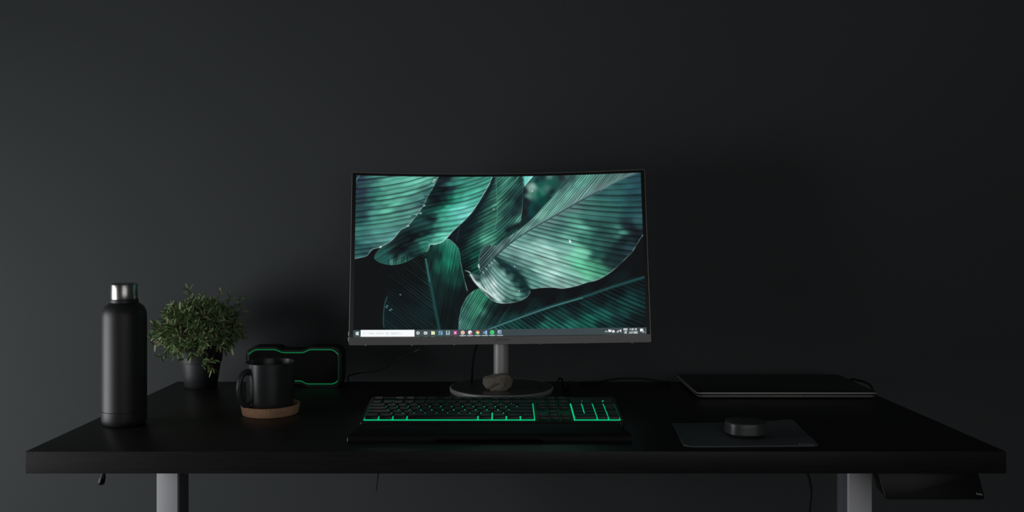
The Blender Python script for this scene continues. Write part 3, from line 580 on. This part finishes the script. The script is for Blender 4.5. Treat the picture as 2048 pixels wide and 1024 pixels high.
for xx in (-.52, -.385): obj('rubber_foot', box(xx - .012, xx + .012, .556, .597, D, D + .0015, .0004), M['rubber'], sp)

# ================================================================ mug and coaster
mx_, my_ = -.431, .284
co = obj('coaster', lathe([(0, 0), (.0490, 0), (.0505, .0012), (.0532, .0165), (.0530, .0175), (.0490, .0175), (.0484, .0168), (.0470, .0075), (.046, .0068), (0, .0068)], mx_ + .001, my_ - .002, D, 96), M['cork'])
setp(co, 'round cork coaster with a raised rim under the black mug', 'coaster')
zb = D + .0069
mg = thing('mug', (mx_, my_, zb), 'black ceramic mug with its handle to the left standing on a cork coaster', 'mug')
ro, h = .0448, .0885
obj('mug_body', lathe([(0, .002), (.034, .002), (.035, 0), (.0372, 0), (.0392, .0018), (.0408, .006), (.0425, .02), (.0438, .05), (ro, h - .001), (ro - .0010, h), (ro - .0022, h - .0003), (ro - .0032, h - .004), (.0402, .05), (.0385, .014), (.034, .007), (0, .006)], mx_, my_, zb, 96), M['ceramic'], mg)
hd = Vector((-.70, -.71, 0)).normalized()
P = lambda a, z: (mx_ + hd.x * a, my_ + hd.y * a, zb + z)
obj('handle', tube(smooth_path([P(.0405, .0715), P(.0440, .0735), P(.0510, .0735), P(.0590, .067), P(.0635, .053), P(.0635, .038), P(.0590, .0235), P(.0515, .0145), P(.0440, .0130), P(.0395, .0145)], 8), [.0066, .0055, .0050, .0050, .0050, .0055, .0068], 16, sy=1.25), M['ceramic'], mg)

# ================================================================ monitor
mn = thing('monitor', (-.003, .492, D), 'curved silver framed monitor showing large green leaves in the middle of the desk', 'monitor')
obj('stand_base', lathe([(0, 0), (.1030, 0), (.1040, .0004), (.1064, .0112), (.1060, .0120), (.03, .0124), (0, .0124)], -.003, .492, D, 128), M['silver'], mn)
obj('lit_base_edge', lathe([(.1030, .0002), (.1045, .0006), (.1074, .0035), (.1083, .0075), (.1082, .0104), (.1074, .0116), (.1058, .0122), (.1052, .0116)], -.003, .492, D, 128, closed=True), M['neck'], mn)  # base edge in paler paint, standing in for the window's reflection
obj('neck', tube([(-.004, .499, D + .0118), (-.004, .499, D + .10), (-.004, .502, D + .20), (-.004, .510, D + .26)], .0158, 40), M['neck'], mn)
obj('neck_collar', lathe([(0, 0), (.0195, 0), (.0200, .001), (.0198, .0035), (.0160, .0045), (0, .0045)], -.004, .499, D + .0122, 48), M['neck'], mn)
TILT, ROLL, RAD = R(9.5), R(-.57), 1.8
piv = Vector((-.0061, .4625, D + .1040))
RM = Matrix.Rotation(ROLL, 3, 'Y') @ Matrix.Rotation(-TILT, 3, 'X')
def mp(s, t, d):
    """s along the curved width, t up the panel, d depth behind the front"""
    a = s / RAD; return piv + RM @ Vector(((RAD + d) * math.sin(a), -RAD + (RAD + d) * math.cos(a), t))
HWd, HH = .3085, .3605
def curved(s0, s1, t0, t1, d0, d1, n=40, bev=0, bm=None):
    new = bmesh.new(); sec = []
    for i in range(n + 1):
        s = s0 + (s1 - s0) * i / n; sec.append([new.verts.new(mp(s, t, d)) for t, d in ((t0, d0), (t1, d0), (t1, d1), (t0, d1))])
    for a, b in zip(sec[:-1], sec[1:]):
        for k in range(4): new.faces.new((a[k], a[(k + 1) % 4], b[(k + 1) % 4], b[k]))
    new.faces.new(sec[0]); new.faces.new(sec[-1][::-1])
    if bev: 
        ed = [e for e in new.edges if len(e.link_faces) == 2 and e.calc_face_angle(0) > 1]
        bmesh.ops.bevel(new, geom=ed, offset=bev, segments=2, profile=.5, affect='EDGES')
    return join(bm, new)
def shell():
    """back housing: thickens towards the middle"""
    new = bmesh.new(); NS, NT = 36, 18; g = []
    for i in range(NS + 1):
        u = i / NS; s = -HWd + .002 + (2 * HWd - .004) * u; col = []
        for j in range(NT + 1):
            v = j / NT; t = .002 + (HH - .004) * v
            e = min(1, min(u, 1 - u) * 6) * min(1, min(v, 1 - v) * 5); e = e * e * (3 - 2 * e)
            col.append(new.verts.new(mp(s, t, .006 + .026 * e)))
        g.append(col)
    for i in range(NS):
        for j in range(NT): new.faces.new((g[i][j], g[i + 1][j], g[i + 1][j + 1], g[i][j + 1]))
    return new
obj('back_housing', shell(), M['silver'], mn)
# outer silver rim, rounded at the corners
rimb = bmesh.new(); per = rpoly([(-HWd, 0), (HWd, 0), (HWd, HH), (-HWd, HH)], .004, 4); dense = []
for i, p in enumerate(per):
    q = per[(i + 1) % len(per)]; L = math.hypot(q[0] - p[0], q[1] - p[1]); k = max(1, int(L / .02))
    for j in range(k): dense.append((p[0] + (q[0] - p[0]) * j / k, p[1] + (q[1] - p[1]) * j / k))
def offp(p, o): return (max(-HWd + o, min(HWd - o, p[0])), max(o, min(HH - o, p[1])))
loops = [[rimb.verts.new(mp(*offp(p, o), d)) for p in dense] for o, d in ((.0012, .0072), (0, .0062), (0, .0006), (.0004, 0), (.0011, 0), (.0013, .0012))]
for a, b in zip(loops[:-1], loops[1:]):
    for i in range(len(dense)): rimb.faces.new((a[i], a[(i + 1) % len(dense)], b[(i + 1) % len(dense)], b[i]))
obj('frame_rim', rimb, M['rim'], mn)
S0, S1, T0, T1 = -.2996, .2996, .0172, .3536
bz = bmesh.new()
curved(-HWd + .0012, S0, .015, HH - .0012, .0008, .006, 2, bm=bz); curved(S1, HWd - .0012, .015, HH - .0012, .0008, .006, 2, bm=bz); curved(S0, S1, T1, HH - .0012, .0008, .006, 40, bm=bz)
obj('inner_bezel', bz, M['bezel'], mn)
obj('bottom_bezel', curved(-HWd + .0006, HWd - .0006, .0006, .0160, -.0004, .006, 40, .0004), M['chin'], mn)
obj('brand_lettering', text_bm('SAMSUNG', .0040, lambda u, v, w_: mp(u + .0045, .0075 + v, -.00045 - w_), .0001, 1.12), M['marking'], mn)
dots = bmesh.new()
for s_ in (.2405,):
    for k in range(1): prism([(s_ + .0009 * math.cos(a * PI / 6), .0062 + .0009 * math.sin(a * PI / 6)) for a in range(12)], -.0005, -.0003, lambda u, v, w_: mp(u, v, w_), bm=dots)
obj('sensor_dot', dots, M['marking'], mn)
for s_ in (-.275, -.181, -.094, .083, .176, .27):
    cl = box(-.0012, .0012, -.0008, .0008, 0, .0016)
    for v in cl.verts: v.co = mp(s_ + v.co.x, -.0012 + v.co.z, .004 + v.co.y)
    obj('bezel_clip', cl, M['rim'], mn)
bn = bmesh.new()
for t_ in (.0235, .012): prism(rpoly([(-.0016, -.004), (0, -.004), (0, .004), (-.0016, .004)], .001, 3), .002, .005, lambda u, v, w_: mp(-HWd + u, t_ + v, w_), bm=bn)
obj('side_button', bn, M['rim'], mn)

# the picture on the screen: colours painted onto a fine mesh
NU = 1150
vv = np.concatenate([np.linspace(0, .958, 545)[:-1], np.linspace(.958, 1, 42)]); NV = len(vv)
uu = np.linspace(0, 1, NU)
def build_screen():
    U, V = np.meshgrid(uu, vv)                                      # v from the top down
    s = S0 + (S1 - S0) * U; t = T1 + (T0 - T1) * V; a = s / RAD; dd = .0004
    loc = np.stack([(RAD + dd) * np.sin(a), -RAD + (RAD + dd) * np.cos(a), t], -1).reshape(-1, 3)
    co = loc @ np.array(RM).T + np.array(piv) - np.array(mn.location)
    # artwork units
    top = 349.6 + (343.8 - 349.6) * U + 4 * 5.0 * U * (1 - U)
    bot = 674.0 + (667.0 - 674.0) * U + 4 * 1.6 * U * (1 - U)
    Yp = top + (bot - top) * V
    L = 709.3 - 3.6 * V; Rr = 1283.3 + 10.0 * V; Xp = L + (Rr - L) * U
    rgb = paint(Xp.ravel(), Yp.ravel())
    lin = np.where(rgb <= .04045, rgb / 12.92, ((rgb + .055) / 1.055) ** 2.4)
    me = bpy.data.meshes.new('screen'); nv = NU * NV; nf = (NU - 1) * (NV - 1)
    me.vertices.add(nv); me.vertices.foreach_set('co', co.astype(np.float32).ravel())
    j, i = np.meshgrid(np.arange(NV - 1), np.arange(NU - 1), indexing='ij'); q = (j * NU + i).ravel()
    f = np.stack([q, q + NU, q + NU + 1, q + 1], 1).astype(np.int32)
    me.loops.add(nf * 4); me.loops.foreach_set('vertex_index', f.ravel()); me.polygons.add(nf)
    me.polygons.foreach_set('loop_start', (np.arange(nf) * 4).astype(np.int32)); me.polygons.foreach_set('loop_total', np.full(nf, 4, np.int32))
    me.update(); me.validate()
    ca = me.color_attributes.new('picture', 'FLOAT_COLOR', 'POINT')
    ca.data.foreach_set('color', np.concatenate([lin, np.ones((nv, 1))], 1).astype(np.float32).ravel())
    m = bpy.data.materials.new('lit_screen'); m.use_nodes = True; n = m.node_tree; b = n.nodes['Principled BSDF']
    at = n.nodes.new('ShaderNodeAttribute'); at.attribute_name = 'picture'; n.links.new(at.outputs['Color'], b.inputs['Emission Color']); b.inputs['Emission Strength'].default_value = 1.0
    b.inputs['Base Color'].default_value = (.004, .004, .004, 1); b.inputs['Roughness'].default_value = .5; b.inputs['Specular IOR Level'].default_value = .15
    me.materials.append(m); o = bpy.data.objects.new('screen', me); C.objects.link(o); o.parent = mn
    o['label'] = 'lit screen with a leaf wallpaper and a grey task bar'
build_screen()

# ================================================================ stone on the stand base
def stone():
    random.seed(11); bm = bmesh.new()
    for i in range(16):
        v = Vector((random.gauss(0, 1), random.gauss(0, 1), random.gauss(0, 1))).normalized()
        bm.verts.new((v.x * .034, v.y * .023, v.z * .0175))
    for p in ((-.031, -.004, -.002), (-.024, -.014, .008), (-.012, -.016, .012), (.020, -.012, .017), (.027, -.010, .013), (.030, -.010, -.004), (.024, -.016, -.014), (-.012, -.018, -.015), (-.023, -.012, -.010), (.004, -.020, .004), (-.008, .016, .014), (.02, .015, .016), (-.02, .012, -.014), (.02, .015, -.014)):
        bm.verts.new(p)
    r_ = bmesh.ops.convex_hull(bm, input=bm.verts); bmesh.ops.delete(bm, geom=[g for g in r_['geom_interior'] if isinstance(g, bmesh.types.BMVert)], context='VERTS')
    bmesh.ops.bevel(bm, geom=list(bm.edges), offset=.0005, segments=1, affect='EDGES')
    bmesh.ops.triangulate(bm, faces=bm.faces); bmesh.ops.subdivide_edges(bm, edges=bm.edges, cuts=3, use_grid_fill=True)
    for v in bm.verts:
        n = v.co.normalized()
        k = .0009 * noise.noise(v.co * 75) + .0008 * noise.noise(v.co * 220)
        groove = -.0035 * math.exp(-((v.co.z + .004 + .5 * abs(v.co.x - .004) - .012 + .010) / .0028) ** 2) * (1 if v.co.y < 0 else 0)
        v.co += n * (k + groove)
    zm = min(v.co.z for v in bm.verts)
    for v in bm.verts:
        v.co.z -= zm
        if v.co.z < .0012: v.co.z = 0
        v.co += Vector((-.0115, .456, D + .0124))
    return bm
setp(obj('stone', stone(), M['rock'], angle=25), 'rough brown stone lying on the round monitor stand', 'stone')

# ================================================================ keyboard
U_ = .01905
kb = thing('keyboard', (-.0185, .120, D), 'black keyboard lit green from beneath its keys, with a wrist rest in front', 'keyboard')
KT = R(5.2); kx0, ky0, kz0 = -.2327, .1265, .0205                   # front left corner of the key field, height of the plate there
ct, st = math.cos(KT), math.sin(KT)
def kp(u, v, w_): return Vector((kx0 + u, ky0 + v * ct - w_ * st, D + kz0 + v * st + w_ * ct))
W22, HK = 22.5 * U_, 6.35 * U_
body = prism(rpoly([(-.006, -.0085), (W22 + .006, -.0085), (W22 + .006, HK + .010), (-.006, HK + .010)], .005), -.0145, -.0012, kp, .0015)
obj('case', body, M['deck'], kb)
fr = bmesh.new()                                                    # raised surround between the key blocks
MB = 15 * U_; NC0, NC1 = 15.0 * U_, 18.35 * U_
for a in ((-.006, W22 + .006, -.0075, -.0028), (-.006, W22 + .006, HK + .0015, HK + .010), (-.006, -.0012, -.0022, HK + .0015), (W22 + .0012, W22 + .006, -.0022, HK + .0015), (MB + .0016, 15.25 * U_ - .0012, -.0022, HK + .0015), (18.25 * U_ + .0012, 18.5 * U_ - .0016, -.0022, HK + .0015)):
    prism([(a[0], a[2]), (a[1], a[2]), (a[1], a[3]), (a[0], a[3])], -.0016, (.0022 if a[2] > -.006 else .0001), kp, .0003, bm=fr)
obj('top_frame', fr, M['deck'], kb)
def plate(a, b, c, d_, m, nm):
    obj(nm, prism([(a, c), (b, c), (b, d_), (a, d_)], -.0012, 0, kp), m, kb)
plate(-.0004, MB + .0008, -.0026, 5.05 * U_, M['glow'], 'backlight_plate')
plate(-.002, MB + .0015, 5.05 * U_, HK + .0015, M['glow_dim'], 'backlight_plate')
plate(15.25 * U_ - .0012, 18.25 * U_ + .0012, -.0022, HK + .0015, M['glow_dim'], 'backlight_plate')
plate(18.5 * U_ - .0015, W22 + .0006, -.0026, 5.05 * U_, M['glow'], 'backlight_plate')
def key_mesh(wu, hu=1):
    bm = bmesh.new(); w_, d_ = wu * U_, hu * U_; g = .0012; NX = max(4, int(wu * 4)); lv = []
    for (ins, z) in ((g, .0008), (g + .0002, .0044), (g + .0008, .0064), (g + .0016, .0073)):
        pts = rpoly([(ins, ins), (w_ - ins, ins), (w_ - ins, d_ - ins), (ins, d_ - ins)], .0016, 3)
        lv.append([bm.verts.new((u, v, z - (.0010 * (1 - ((u - w_ / 2) / (w_ / 2)) ** 2) if z > .006 else 0))) for u, v in pts])
    for a, b in zip(lv[:-1], lv[1:]):
        for i in range(len(a)): bm.faces.new((a[i], a[(i + 1) % len(a)], b[(i + 1) % len(a)], b[i]))
    c = bm.verts.new((w_ / 2, d_ / 2, .0061))
    for i in range(len(lv[-1])): bm.faces.new((lv[-1][i], lv[-1][(i + 1) % len(lv[-1])], c))
    bm.faces.new(lv[0][::-1]); bmesh.ops.recalc_face_normals(bm, faces=bm.faces)
    for f in bm.faces: f.smooth = True
    for e in bm.edges:
        if len(e.link_faces) == 2 and e.calc_face_angle(0) > R(40): e.smooth = False
    me = bpy.data.meshes.new('key'); bm.to_mesh(me); bm.free(); me.materials.append(M['key']); return me
km = {}; rowsN = []
rowsN.append((0, 0, [1.25, 1.25, 1.25, 6.25, 1.25, 1.25, 1.25, 1.25]))
rowsN.append((0, 1, [2.25] + [1] * 10 + [2.75])); rowsN.append((0, 2, [1.75] + [1] * 11 + [2.25]))
rowsN.append((0, 3, [1.5] + [1] * 12 + [1.5])); rowsN.append((0, 4, [1] * 13 + [2]))
keys = []
for x_, r_, ws in rowsN:
    for w_ in ws: keys.append((x_, r_, w_, 1)); x_ += w_
for x_ in (15.25, 16.25, 17.25): keys += [(x_, 0, 1, 1), (x_, 3, 1, 1), (x_, 4, 1, 1)]
keys.append((16.25, 1, 1, 1))
keys += [(18.5, 0, 2, 1), (20.5, 0, 1, 1), (21.5, 0, 1, 2)]
for x_ in (18.5, 19.5, 20.5): keys += [(x_, 1, 1, 1), (x_, 2, 1, 1), (x_, 3, 1, 1), (x_, 4, 1, 1)]
keys += [(21.5, 2, 1, 2), (21.5, 4, 1, 1)]
keys.append((0, 5.3, 1, 1))
for x_ in (2, 3, 4, 5, 6.5, 7.5, 8.5, 9.5, 11, 12, 13): keys.append((x_, 5.3, 1, 1))
keys = sorted(keys, key=lambda k: (k[1], k[0]))
krot = Matrix.Rotation(KT, 4, 'X').to_euler()
for x_, r_, w_, h_ in keys[:100]:
    if (w_, h_) not in km: km[(w_, h_)] = key_mesh(w_, h_)
    o = bpy.data.objects.new('key', km[(w_, h_)]); C.objects.link(o); o.parent = kb
    o.location = kp(x_ * U_, r_ * U_, 0) - kb.location; o.rotation_euler = krot
rest = bmesh.new(); rk = keys[100:] + [(14, 5.3, 1, 1), (15.25, 5.3, 1, 1), (16.25, 5.3, 1, 1), (17.25, 5.3, 1, 1)]
for x_, r_, w_, h_ in rk:
    t_ = bmesh.new(); t_.from_mesh(km[(1, 1)])
    for v in t_.verts: v.co = kp(x_ * U_ + v.co.x, r_ * U_ + v.co.y, v.co.z)
    join(rest, t_)
o = obj('key', rest, M['key'], kb); o['kind'] = 'stuff'
for a, b in ((19.6 * U_, .0016), (21.5 * U_, .0048)): obj('indicator_light', prism([(a, 5.42 * U_), (a + b, 5.42 * U_), (a + b, 5.42 * U_ + .0016), (a, 5.42 * U_ + .0016)], .0016, .0028, kp), M['led'], kb)
obj('number_pad_panel', prism(rpoly([(18.5 * U_, 5.1 * U_), (22.5 * U_, 5.1 * U_), (22.5 * U_, HK + .001), (18.5 * U_, HK + .001)], .001), -.0012, .0018, kp), M['deck'], kb)
for a in (.03, W22 - .06): obj('rear_foot', box(kx0 + a, kx0 + a + .03, .232, .240, D, D + .022, .001), M['rubber'], kb)
for a in (.02, W22 - .05): obj('front_foot', box(kx0 + a, kx0 + a + .03, .128, .138, D, D + .0095, .0005), M['rubber'], kb)
# wrist rest: swept section with a scooped front lip
wr = bmesh.new(); sec = []; NXr = 72
for i in range(NXr + 1):
    u = i / NXr; x_ = -.2470 + .4524 * u
    lip = 0.0
    dl = min(max((x_ + .112) / .006, 0), 1) * min(max((.066 - x_) / .006, 0), 1); lip = .0040 * dl
    e = min(1, min(u, 1 - u) * 40); e = math.sqrt(max(e, 0) * (2 - e)) if e < 1 else 1
    zt = .0185 * (.72 + .28 * e)
    prof = [(.058, .0 + lip), (.0572, .003 + lip), (.0578, .0075 + lip * .6), (.0600, .0105 + lip * .3), (.066, .0128), (.078, .0160 * (.8 + .2 * e)), (.095, zt), (.108, zt * 1.0), (.1155, .0165), (.1180, .013), (.1180, .0005), (.108, 0), (.066, 0), (.061, lip * .9)]
    sec.append([wr.verts.new((x_ + (.012 * (p[0] - .058) / .06) * (1 if u < .5 else -1) * (max(0, 1 - min(u, 1 - u) * 25)), p[0], D + p[1])) for p in prof])
for a, b in zip(sec[:-1], sec[1:]):
    for k in range(len(a)): wr.faces.new((a[k], a[(k + 1) % len(a)], b[(k + 1) % len(a)], b[k]))
wr.faces.new(sec[0]); wr.faces.new(sec[-1][::-1])
wro = obj('wrist_rest', wr, M['leatherette'], kb)
obj('end_highlight', tube([(-.2474, .0585, D + .0012), (-.2472, .0595, D + .006), (-.2440, .066, D + .0105), (-.2425, .070, D + .0120)], .0010, 6), M['neck'], wro)  # pale strip laid in as the highlight on the left bevel

# ================================================================ laptop
lpt = thing('laptop', (.5711, .425, D), 'thin closed dark grey laptop lying at the right end of the desk', 'laptop')
LA = R(0.0); ca_, sa_ = math.cos(LA), math.sin(LA); LW, LD = .3630, .207; lo_ = Vector((.3900, .4200, D))
def lp(u, v, w_): return lo_ + Vector((u * ca_ - v * sa_, u * sa_ + v * ca_, w_))
rise = lambda v: .0022 * (v / LD)
def lpr(u, v, w_): return lp(u, v, w_ + rise(v))
base_poly = rpoly([(0, 0), (LW, 0), (LW, LD), (0, LD)], .009, 6)
obj('base_shell', prism([(u * .985 + .0027, v * .98 + .0025) for u, v in base_poly], .0022, .0062, lpr, .0014, seg=3), M['alu_dark'], lpt)
obj('lid', prism(base_poly, .0092, .0128, lpr, .0010, seg=3), M['lid'], lpt)
obj('lid_edge', prism([(u * 1.0012 - .0002, v * 1.0012 - .0002) for u, v in base_poly], .0098, .0121, lpr, .0005), M['alu'], lpt)
obj('deck_gap', prism([(u * .985 + .0027, v * .97 + .0037) for u, v in base_poly], .0060, .0094, lpr), M['bezel'], lpt)
obj('opening_notch', prism([(.155, -.0006), (.212, -.0006), (.208, .004), (.159, .004)], .0050, .0063, lpr, .0003), M['alu'], lpt)
obj('hinge', prism(rpoly([(.03, LD - .002), (LW - .03, LD - .002), (LW - .03, LD + .003), (.03, LD + .003)], .001), .003, .0105, lpr, .0006), M['plastic'], lpt)
for a, b in ((.02, .012), (LW - .03, .012), (.02, .180), (LW - .03, .180)): obj('rubber_foot', prism(rpoly([(a, b), (a + .012, b), (a + .012, b + .008), (a, b + .008)], .002), -rise(b) * 1.0, .0026, lpr), M['rubber'], lpt)

# ================================================================ mouse pad and mouse
pad = bmesh.new(); NXp, NYp = 40, 24; cA, cB, cC, cD = Vector((.2815, .0235)), Vector((.4945, .0310)), Vector((.5105, .2060)), Vector((.2920, .1840))
def padp(u, v):
    p = cA.lerp(cB, u).lerp(cD.lerp(cC, u), v); rr = .07
    z = .0012 + .0024 * max(0, u - .75) * 4 * max(0, v - .5) * 2 * 1.2 + .0012 * math.exp(-((u - .0) / .06) ** 2)
    return Vector((p.x, p.y, D + z))
outl = []
def corner(u, v): return (u, v)
uvp = rpoly([(0, 0), (1, 0), (1, 1), (0, 1)], .06, 6)
gridp = []
for j in range(NYp + 1):
    row = []
    for i in range(NXp + 1):
        u, v = i / NXp, j / NYp; rx, ry = .040, .050
        du = max(0, rx - u, u - 1 + rx) / rx; dv = max(0, ry - v, v - 1 + ry) / ry
        if du > 0 and dv > 0:
            L = math.hypot(du, dv); m_ = max(du, dv)
            if L > 0: du2, dv2 = du / L * m_, dv / L * m_
            u = (rx - rx * du2) if u < .5 else (1 - rx + rx * du2); v = (ry - ry * dv2) if v < .5 else (1 - ry + ry * dv2)
        row.append(padp(u, v))
    gridp.append(row)
tv = [[pad.verts.new(p + Vector((0, 0, .0010))) for p in row] for row in gridp]; bv = [[pad.verts.new(Vector((p.x, p.y, p.z - (.0012 if p.z < D + .0014 else .0012)))) for p in row] for row in gridp]
for j in range(NYp):
    for i in range(NXp):
        pad.faces.new((tv[j][i], tv[j][i + 1], tv[j + 1][i + 1], tv[j + 1][i])); pad.faces.new((bv[j][i], bv[j + 1][i], bv[j + 1][i + 1], bv[j][i + 1]))
ring_ = [(0, i) for i in range(NXp)] + [(j, NXp) for j in range(NYp)] + [(NYp, i) for i in range(NXp, 0, -1)] + [(j, 0) for j in range(NYp, 0, -1)]
for k in range(len(ring_)):
    a, b = ring_[k], ring_[(k + 1) % len(ring_)]; pad.faces.new((bv[a[0]][a[1]], bv[b[0]][b[1]], tv[b[0]][b[1]], tv[a[0]][a[1]]))
mpd = obj('mouse_pad', pad, M['pad']); setp(mpd, 'small charcoal mouse pad with one curled corner at the right of the keyboard', 'mouse pad')
logo = bmesh.new()
def strip(x0_, x1_, y0_, y1_): box(x0_, x1_, y0_, y1_, D + .0021, D + .0027, bm=logo)
lathe([(.0010, .0021), (.0019, .0021), (.0019, .0027), (.0010, .0027)], .4655, .0365, D, 16, bm=logo, closed=True)
for k, ch in enumerate((.0042, .0026, .0030, .0026, .0042, .0026, .0040)): strip(.4690 + k * .0027, .4690 + k * .0027 + .0019, .0350, .0350 + ch)
setp(obj('printed_logo', logo, M['print'], mpd), 'pale printed lettering')
ms = thing('computer_mouse', (.396, .0945, D + .0022), 'low round graphite computer mouse on the charcoal pad', 'computer mouse')
mxx, myy, mz = .396, .0945, D + .0022
def sq_lathe(prof, sx, sy, pw=2.6, n=56):
    bm = bmesh.new(); rings = []
    for r_, z, dy in prof:
        if r_ < 1e-6: rings.append([bm.verts.new((mxx, myy + dy, mz + z))]); continue
        rr = []
        for k in range(n):
            a = 2 * PI * k / n; c_, s_ = math.cos(a), math.sin(a)
            rr.append(bm.verts.new((mxx + math.copysign(abs(c_) ** (2 / pw), c_) * r_ * sx, myy + dy + math.copysign(abs(s_) ** (2 / pw), s_) * r_ * sy, mz + z)))
        rings.append(rr)
    for a, b in zip(rings[:-1], rings[1:]):
        for k in range(n):
            k2 = (k + 1) % n
            if len(a) == 1: bm.faces.new((a[0], b[k], b[k2]))
            elif len(b) == 1: bm.faces.new((a[k], a[k2], b[0]))
            else: bm.faces.new((a[k], a[k2], b[k2], b[k]))
    return bm
obj('mouse_base', sq_lathe([(0, 0, 0), (.84, 0, 0), (.88, .001, 0), (.92, .0055, 0), (0, .0055, 0)], .0325, .030), M['rubber'], ms)
obj('mouse_shell', sq_lathe([(0, .0052, 0), (.95, .0052, 0), (1.0, .0062, 0), (.995, .009, 0), (.975, .0175, 0), (.965, .0226, 0), (.950, .0236, 0), (.92, .0240, 0), (.5, .0242, 0), (0, .0242, 0)], .0325, .030), M['mouse'], ms)
obj('scroll_wheel', tube([(mxx - .003, myy + .012, mz + .0204), (mxx + .003, myy + .012, mz + .0204)], .0045, 20), M['rubber'], ms)

# ================================================================ under the desk
ub = thing('mounted_box', (.674, .05, D - .06), 'rounded glossy black box mounted under the right end of the desk', 'box')
ba = R(24)
def bp(u, v, w_): return Vector((.5935 + u - .006 * v / .05, .0400 + w_ * math.cos(ba) + (v - .05) * -math.sin(ba) * -.35, D - .084 + v * .93 + w_ * .12))
bw = .1625
outline = rpoly([(.0045, 0), (bw - .001, 0), (bw - .004, .046), (.0005, .046)], .007, 6)
obj('box_shell', prism(outline, 0, .030, bp, .0018, seg=3), M['box'], ub)
obj('glass_edge', tube([bp(.0052, .006, -.0004), bp(.0030, .024, -.0004), bp(.0020, .038, -.0004)], .0004, 6), M['mouse'], ub)
lg2 = bmesh.new()
for k, hh in enumerate((.0030, .0020, .0032, .0022)): prism([(bw - .0135 + k * .0024, .0085 - k * .0004), (bw - .0118 + k * .0024, .0085 - k * .0004), (bw - .0118 + k * .0024, .0085 + hh - k * .0004), (bw - .0135 + k * .0024, .0085 + hh - k * .0004)], -.0005, .0003, bp, bm=lg2)
setp(obj('printed_mark', lg2, M['print'], ub), 'small pale printed lettering')
obj('mounting_bracket', box(.63, .72, .048, .078, D - .044, D - .0345, .001), M['plastic'], ub)

def cable(name, pts, r_, label, cat='cable', seg=8, m='cable', group=None):
    o = obj(name, tube(smooth_path(pts, 10), r_, seg), M[m]); return setp(o, label, cat, group)
zc = lambda p: [(a, b, D + c) for a, b, c in p]
cable('monitor_cable', zc([(-.150, .505, .125), (-.162, .530, .105), (-.1698, .542, .0943), (-.1772, .552, .0843), (-.1912, .562, .0754), (-.2135, .567, .0649), (-.2337, .572, .0555), (-.2511, .572, .0434), (-.2621, .572, .0358),
       (-.2774, .574, .0314), (-.2959, .577, .0282), (-.3232, .582, .0238), (-.3400, .590, .0180), (-.3435, .602, .0080), (-.3440, .612, .0020)]), .0016,
      'thin black cable sagging from the monitor down towards the green lit speaker')
cable('power_cable', zc([(-.052, .505, .125), (-.0564, .522, .0947), (-.0609, .532, .0774), (-.0643, .537, .0606), (-.0661, .540, .0405), (-.0668, .545, .020), (-.069, .560, .006), (-.071, .590, .0026), (-.072, .612, .0024)]), .0024,
      'black cable hanging straight down behind the monitor, left of its neck')
cable('keyboard_cable', zc([(.050, .257, .020), (.070, .272, .014), (.0872, .322, .018), (.0966, .362, .024), (.107, .412, .029), (.1123, .432, .0356), (.1156, .440, .0378), (.1200, .446, .0339), (.1225, .456, .022), (.128, .490, .006), (.140, .560, .0024), (.150, .612, .0021)]), .0020,
      'black keyboard cable standing up in a small loop right of the monitor stand')
cable('charger_cable', zc([(.170, .596, .0024), (.190, .600, .0024), (.2118, .602, .0030), (.2318, .602, .0062), (.2596, .602, .0100), (.2928, .602, .0104), (.3261, .602, .0080), (.3500, .602, .0030), (.3680, .602, .0024)]), .0022,
      'black cable lying in a low arch on the desk between the monitor and the laptop')
cable('laptop_cable', zc([(.7560, .462, .0050), (.7640, .472, .0070), (.7740, .500, .0100), (.7803, .532, .0105), (.7851, .572, .0090), (.7850, .602, .0060), (.7834, .622, .0050), (.780, .645, -.010), (.776, .655, -.06)]), .0026,
      'short black cable curving away behind the right side of the closed laptop')
cable('hanging_loop', zc([(-.6420, .074, -.034), (-.6429, .072, -.0512), (-.6445, .072, -.0601), (-.6465, .072, -.0680), (-.6472, .072, -.0715)]), [.0028, .0030, .0052, .0056, .0030],
      'small glossy black tab hanging under the left end of the desk', 'tab', m='box')
cable('cable_tie', zc([(-.2160, .172, -.034), (-.2164, .172, -.0788), (-.2168, .172, -.0883), (-.2181, .172, -.1012), (-.2187, .172, -.1116)]), [.0018, .0018, .0016, .0010], 'black cable tie tail pointing down below the middle of the desk', 'cable tie')
cable('hanging_cable', zc([(.5180, .172, -.034), (.5233, .172, -.0753), (.5276, .172, -.0883), (.5306, .172, -.1055), (.5310, .172, -.1184), (.5293, .172, -.1357), (.5284, .172, -.1616), (.530, .172, -.30), (.529, .172, -.50), (.528, .172, -.7276)]), .0024,
      'black cable hanging to the floor beside the right desk leg')
